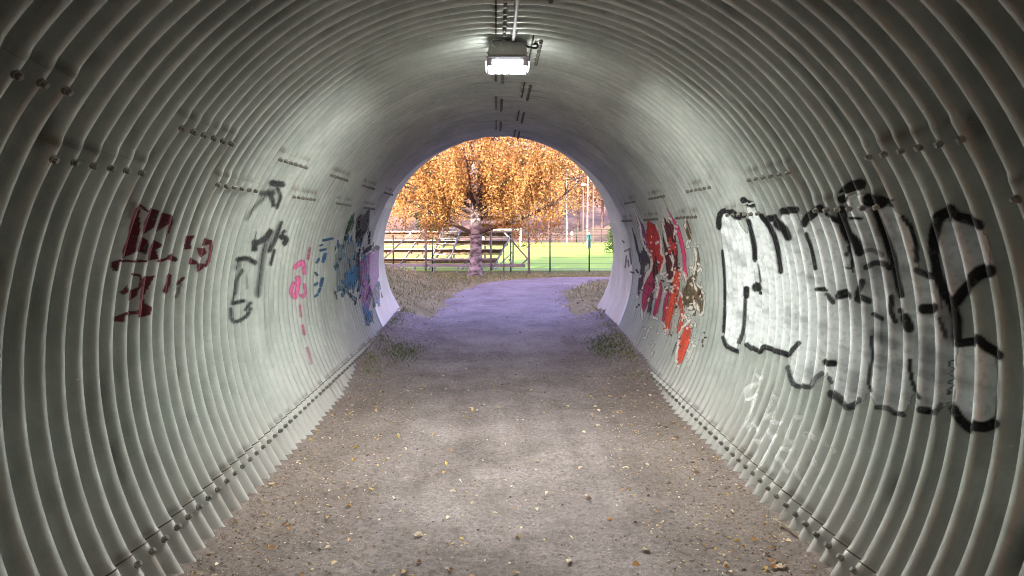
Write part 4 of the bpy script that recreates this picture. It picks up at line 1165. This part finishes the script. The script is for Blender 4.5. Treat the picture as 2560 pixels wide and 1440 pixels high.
# hillside beyond the field
def hill():
    xs = np.linspace(-160, 160, 90); ys = np.linspace(78, 260, 50)
    X, Y = np.meshgrid(xs, ys, indexing='ij')
    Z = 0.09 + 7.0 * sstep(80, 150, Y) + 9 * sstep(140, 260, Y) + (fbm(X * .06, Y * .06, 3, 4) - .45) * 3 * sstep(80, 110, Y)
    tag(link('hillside', np_mesh('hillside', np.stack([X, Y, Z], -1), grid_faces(90, 50)[:, ::-1], True, mat('hill_scrub', (0.20, 0.135, 0.09), 0.9, 0, 0.4, 0.25, 0.5, 2))), kind='structure')
    return lambda x, y: float(0.09 + 7.0 * sstep(80, 150, y) + 9 * sstep(140, 260, y) + (fbm(np.array(x) * .06, np.array(y) * .06, 3, 4) - .45) * 3 * sstep(80, 110, y))
HZ = hill()
spec = [  # px, distance, height, radius, colours, kind, label
 (1468, 62, 15, 1.6, BRN_, 'tall thin birch with bare white trunk, at the right beyond the field', M_BIRCH, 0.45, 0.085),
 (1418, 72, 12, 2.0, BRN_, 'brownish birch left of the bare white trunk beyond the field', M_BIRCH, 0.25, 0.09),
 (1445, 96, 13, 3.6, BRN_, 'dull brown tree behind the bare white birch', M_BARK, 0.2, 0.2),
 (1505, 100, 13, 3.4, BRN_, 'dull brown tree at the right edge of the tunnel mouth', M_BARK, 0.2, 0.2),
 (1372, 90, 13, 3.8, YEL_, 'yellow tree behind the right side of the big birch', M_BARK, 0.15, 0.2),
 (1300, 95, 15, 4.4, YEL_, 'yellow tree behind the middle of the big birch', M_BARK, 0.15, 0.2),
 (1225, 88, 14, 4.0, BRN_, 'brown tree directly behind the trunk of the big birch', M_BARK, 0.15, 0.2),
 (1150, 92, 15, 4.4, YEL_, 'yellow tree behind the left side of the big birch', M_BARK, 0.15, 0.2),
 (1010, 90, 14, 4.2, YEL_, 'yellow tree behind the far left of the bleachers', M_BARK, 0.15, 0.2),
 (930, 95, 15, 4.4, BRN_, 'brown tree at the left edge of the tunnel mouth', M_BARK, 0.15, 0.2),
]
for i, (px, d, hg, rd, cl, lab, tm, bs, tr) in enumerate(spec):
    x = px2x(px, d)
    far_tree(x, d, HZ(x, d) if d > 78 else 0.09, hg, rd, cl, 2600, lab, 'birch_tree' if tm is M_BIRCH else 'autumn_tree', 0.30 if d > 80 else 0.2, tm, bs, tr, 100 + i)
x = px2x(1088, 70); far_tree(x, 70, 0.09, 12, 2.0, SPR_, 4200, 'dark spruce behind the left side of the big birch', 'spruce_tree', 0.35, M_BARK, 0.08, 0.18, 131, cone=True)
x = px2x(1535, 45); far_tree(x, 45, 0.09, 2.6, 0.75, LGR_, 2200, 'light green conifer at the right edge of the tunnel mouth', 'conifer', 0.10, M_BARK, 0.05, 0.06, 133, cone=True)

# far-off wood closing the view behind the field
n = 26000
fx = rng.uniform(-110, 110, n); fy = rng.uniform(150, 215, n)
tx = np.floor(fx / 6) * 6 + 3
top = 9 + 6 * hash2(tx, np.floor(fy / 9), 4)
fz = np.array([7.0 + 0 * a for a in fx]) + rng.uniform(0, 1, n) ** 0.8 * top * (1 - 0.06 * np.abs(fx - tx) ** 1.2)
o = link('far_wood', leaves_mesh('far_wood', np.stack([fx, fy, fz], -1), 1.0, BRN_ + YEL_[1:], 0.0))
tag(stuff(o), 'brown autumn wood closing the view on the hillside', 'wood')

# ------------------------------------------------------------------ bleachers
M_GALV = mat('galvanised_tube', (0.30, 0.29, 0.32), 0.5, 0.4, 0.15, 12)
M_PLANK = mat('bleached_planks', (0.46, 0.42, 0.37), 0.75, 0, 0.2, 8)
M_PLANKD = mat('brown_planks', (0.23, 0.15, 0.10), 0.8, 0, 0.3, 8)
BY = 27.0
bleach = empty('bleachers', (-2.0, BY, 0.10), 'low open bleachers of steel frames and plank rows behind the birch', 'bleachers')
xr = [1245, 1255, 1270, 1288, 1300, 1308]
for k in range(6):
    z = 0.50 + 0.32 * k; y = BY + 0.40 * k
    x1 = px2x(xr[k], y); x0 = -6.6 + 0.15 * k if k < 4 else px2x(1175 + 30 * (k - 4), y)
    b = MB(); b.box(((x0 + x1) / 2, y, z), (x1 - x0, 0.26, 0.045)); b.obj('seat_plank', M_PLANK, bleach)
    b = MB(); b.box(((x0 + x1) / 2, y + 0.16, z - 0.10), (x1 - x0, 0.04, 0.15)); b.obj('riser_plank', M_PLANKD, bleach)
    b = MB(); b.box(((x0 + x1) / 2, y - 0.06, z - 0.20), (x1 - x0, 0.18, 0.03)); b.obj('foot_plank', M_PLANKD if k % 2 else M_PLANK, bleach)
for px in (1012, 1090, 1172, 1246):
    x = px2x(px, BY)
    s = MB(); s.bar((x - 0.22, BY - 0.35, 0.12), (x + 0.62, BY + 1.5, 1.62), 0.05, 0.07); s.obj('stringer', M_GALV, bleach)
    s = MB(); s.bar((x + 0.56, BY + 1.4, 0.1), (x + 0.58, BY + 1.42, 1.5), 0.05); s.obj('rear_post', M_GALV, bleach)
    s = MB(); s.bar((x - 0.1, BY - 0.1, 0.12), (x + 0.56, BY + 1.4, 0.7), 0.03); s.obj('brace', M_GALV, bleach)
# stairs between two of the frames
for k in range(7):
    z = 0.46 + 0.19 * k; y = BY - 0.22 + 0.235 * k; x = px2x(1085, BY) + 0.052 * k
    b = MB(); b.box((x + 0.28, y - 0.05, z), (0.62, 0.20, 0.03)); b.obj('stair_tread', M_PLANK, bleach)
for e in (-0.05, 0.62):
    x = px2x(1085, BY)
    b = MB(); b.bar((x + e - 0.04, BY - 0.4, 0.40), (x + e + 0.35, BY + 1.25, 1.72), 0.04, 0.08); b.obj('stair_side', M_GALV, bleach)

# steel rail frame in front of the bleachers
FY = 24.4
fr = empty('rail_frame', (px2x(1140, FY), FY, 0.1), 'grey steel frame with a long low beam, posts and slanting braces by the bleachers', 'railing')
def zpx(py, y): return CAM_Z - (py - VY) / FPX * y
b = MB(); b.box(((px2x(940, FY) + px2x(1313, FY)) / 2, FY, zpx(663.5, FY)), (px2x(1313, FY) - px2x(940, FY), 0.06, 0.10)); b.obj('beam', M_GALV, fr, False, 0.006)
b = MB(); b.box(((px2x(1070, FY) + px2x(1240, FY)) / 2, FY + 0.08, zpx(649, FY)), (px2x(1240, FY) - px2x(1070, FY), 0.05, 0.06)); b.obj('beam', M_GALV, fr, False, 0.006)
for px, top, bot, w in ((1065, 566, 676, 0.075), (1227, 560, 677, 0.07), (1322, 560, 692, 0.085), (1259, 612, 683, 0.06)):
    b = MB(); b.tube([(px2x(px, FY), FY - 0.085, zpx(bot, FY)), (px2x(px, FY), FY - 0.085, zpx(top, FY))], w / 2, 10); b.obj('post', M_GALV, fr, True)
for (p0, q0), (p1, q1) in (((1260, 580), (1320, 648)), ((955, 652), (1034, 576)), ((1272, 647), (1281, 660)), ((1305, 660), (1318, 648))):
    b = MB(); b.bar((px2x(p0, FY), FY - 0.03, zpx(q0, FY)), (px2x(p1, FY), FY - 0.03, zpx(q1, FY)), 0.05, 0.05); b.obj('brace', M_GALV, fr)
for px in (985, 1032, 1082, 1140, 1200):
    b = MB(); b.bar((px2x(px, FY), FY + .06, 0.1), (px2x(px + 9, FY), FY + .06, zpx(660, FY)), 0.05, 0.05); b.obj('foot', M_GALV, fr)

# wire fence along the field
M_FENCE = mat('green_fence_paint', (0.018, 0.045, 0.025), 0.5, 0, 0.2, 10)
NY = 25.6
fence = empty('wire_fence', (1.0, NY, 0.09), 'low dark green wire fence along the near side of the sports field', 'fence')
xp = [px2x(1277 + 98 * k, NY) for k in range(-5, 6)]
for x in xp:
    b = MB(); b.tube([(x, NY, 0.05), (x, NY, zpx(587, NY))], 0.024, 8); b.obj('post', M_FENCE, fence, True)
for k in range(7):
    z = 0.2 + 0.19 * k
    b = MB(); b.tube([(xp[0], NY - 0.032, z), (xp[-1], NY - 0.032, z)], 0.004, 5); b.obj('wire', M_FENCE, fence)
FYY = 78
ffence = empty('wire_fence', (0, FYY, 0.09), 'dark wire fence along the far edge of the sports field', 'fence')
for k in range(24):
    x = -28 + 2.6 * k
    b = MB(); b.tube([(x, FYY, 0.05), (x, FYY, 1.5)], 0.035, 6); b.obj('post', M_FENCE, ffence, True)
for z in (0.3, 0.6, 0.9, 1.2, 1.45):
    b = MB(); b.tube([(-28, FYY - 0.05, z), (32, FYY - 0.05, z)], 0.018, 5); b.obj('wire', M_FENCE, ffence)

# posts, floodlights and a player
M_POLE = mat('grey_pole', (0.16, 0.15, 0.15), 0.6, 0.2, 0.1, 6)
M_WHITE = mat('white_paint', (0.78, 0.77, 0.74), 0.5, 0, 0.04, 6)
gy_ = 60.0
goal = empty('goal', (px2x(1302, gy_), gy_, 0.1), 'white goal frame on the field right of the bleachers', 'goal')
gx0 = px2x(1302, gy_)
for dx_ in (0, -3.0):
    b = MB(); b.tube([(gx0 + dx_, gy_, 0.08), (gx0 + dx_, gy_, 1.5)], 0.10, 10); b.obj('goalpost', M_WHITE, goal, True)
b = MB(); b.tube([(gx0 + 0.1, gy_, 1.5), (gx0 - 3.1, gy_, 1.5)], 0.09, 10); b.obj('crossbar', M_WHITE, goal, True)
M_REDW = mat('red_paint', (0.55, 0.10, 0.09), 0.5, 0, 0.1, 6)
my = 76.5; mx_ = px2x(1430, my)
mk = empty('marker_post', (mx_, my, 0.1), 'small red and white post at the far edge of the field', 'post')
b = MB(); b.tube([(mx_, my, 0.08), (mx_, my, 0.85)], 0.10, 8); b.obj('shaft', M_REDW, mk, True)
b = MB(); b.tube([(mx_, my, 0.85), (mx_, my, 0.98), (mx_, my, 1.22)], [0.11, 0.15, 0.10], 8); b.obj('cap', M_WHITE, mk, True)
for px, py, d, lab in ((1458, 462, 70, 'shorter pale lamp post left of the bare white birch trunk'), (1483, 452, 70, 'taller pale lamp post right of the bare white birch trunk')):
    x = px2x(px, d); zt = zpx(py, d)
    lp = empty('lamp_post', (x, d, 0.1), lab, 'lamp post', 'lamp posts beyond the field')
    b = MB(); b.tube([(x, d, 0), (x, d, zt - .1)], [0.06, 0.04], 8); b.obj('pole', M_POLE, lp, True)
    b = MB(); b.box((x, d - 0.25, zt), (0.42, 0.8, 0.18)); b.obj('lamp_head', M_WHITE, lp, False, 0.04)

def person(px, d, label, jacket, trousers):
    x = px2x(px, d); z = 0.1; s = 1.22 / 1.75
    root = empty('person', (x, d, z), label, 'person')
    J = {'pel': (0, 0, .95, .15), 'waist': (0, 0, 1.1, .14), 'chest': (0, 0, 1.32, .165), 'neck': (0, 0, 1.50, .06), 'head': (0, 0, 1.62, .10), 'top': (0, 0, 1.74, .07),
         'hl': (-.09, 0, .90, .10), 'kl': (-.10, -.03, .50, .065), 'al': (-.11, 0, .08, .045), 'tl': (-.11, -.15, .04, .04),
         'hr': (.09, 0, .90, .10), 'kr': (.11, -.03, .50, .065), 'ar': (.13, 0, .08, .045), 'tr': (.14, -.15, .04, .04),
         'sl': (-.19, 0, 1.40, .065), 'el': (-.27, .02, 1.13, .05), 'wl': (-.25, -.10, .90, .04), 'fl': (-.24, -.13, .80, .035),
         'sr': (.19, 0, 1.40, .065), 'er': (.27, .02, 1.13, .05), 'wr': (.25, -.10, .90, .04), 'fr': (.24, -.13, .80, .035)}
    E = [('pel', 'waist'), ('waist', 'chest'), ('chest', 'neck'), ('neck', 'head'), ('head', 'top'), ('pel', 'hl'), ('hl', 'kl'), ('kl', 'al'), ('al', 'tl'),
         ('pel', 'hr'), ('hr', 'kr'), ('kr', 'ar'), ('ar', 'tr'), ('chest', 'sl'), ('sl', 'el'), ('el', 'wl'), ('wl', 'fl'), ('chest', 'sr'), ('sr', 'er'), ('er', 'wr'), ('wr', 'fr')]
    ks = list(J)
    me = bpy.data.meshes.new('body')
    me.from_pydata([(J[k][0] * s, J[k][1] * s, J[k][2] * s) for k in ks], [(ks.index(a), ks.index(b)) for a, b in E], [])
    o = bpy.data.objects.new('body', me); COL.objects.link(o); o.parent = root
    sk = o.modifiers.new('skin', 'SKIN')
    for i, k in enumerate(ks):
        me.skin_vertices[0].data[i].radius = (J[k][3] * s, J[k][3] * s)
    me.skin_vertices[0].data[0].use_root = True
    o.modifiers.new('sub', 'SUBSURF').render_levels = 1
    m = bpy.data.materials.new('clothes'); m.use_nodes = True
    nt = m.node_tree; n = nt.nodes; l = nt.links
    tc = n.new('ShaderNodeTexCoord'); sx = n.new('ShaderNodeSeparateXYZ'); l.new(tc.outputs['Object'], sx.inputs[0])
    mr = n.new('ShaderNodeMath'); mr.operation = 'MULTIPLY'; mr.inputs[1].default_value = 1 / (1.8 * s); l.new(sx.outputs['Z'], mr.inputs[0])
    rp = n.new('ShaderNodeValToRGB'); rp.color_ramp.interpolation = 'CONSTANT'
    el = rp.color_ramp.elements
    el[0].position = 0; el[0].color = (0.03, 0.03, 0.03, 1); el[1].position = 0.06; el[1].color = (*trousers, 1)
    e = el.new(0.53); e.color = (*jacket, 1); e = el.new(0.84); e.color = (0.55, 0.36, 0.27, 1); e = el.new(0.92); e.color = (0.75, 0.70, 0.62, 1)
    l.new(mr.outputs[0], rp.inputs[0]); l.new(rp.outputs[0], n['Principled BSDF'].inputs['Base Color']); n['Principled BSDF'].inputs['Roughness'].default_value = 0.8
    me.materials.append(m)
    return root
person(1473, 54, 'person in a teal jacket and pale cap standing on the field behind the fence', (0.02, 0.10, 0.11), (0.02, 0.05, 0.045))
print('LEAVES', NL, 'BOLTS', NBOLT)
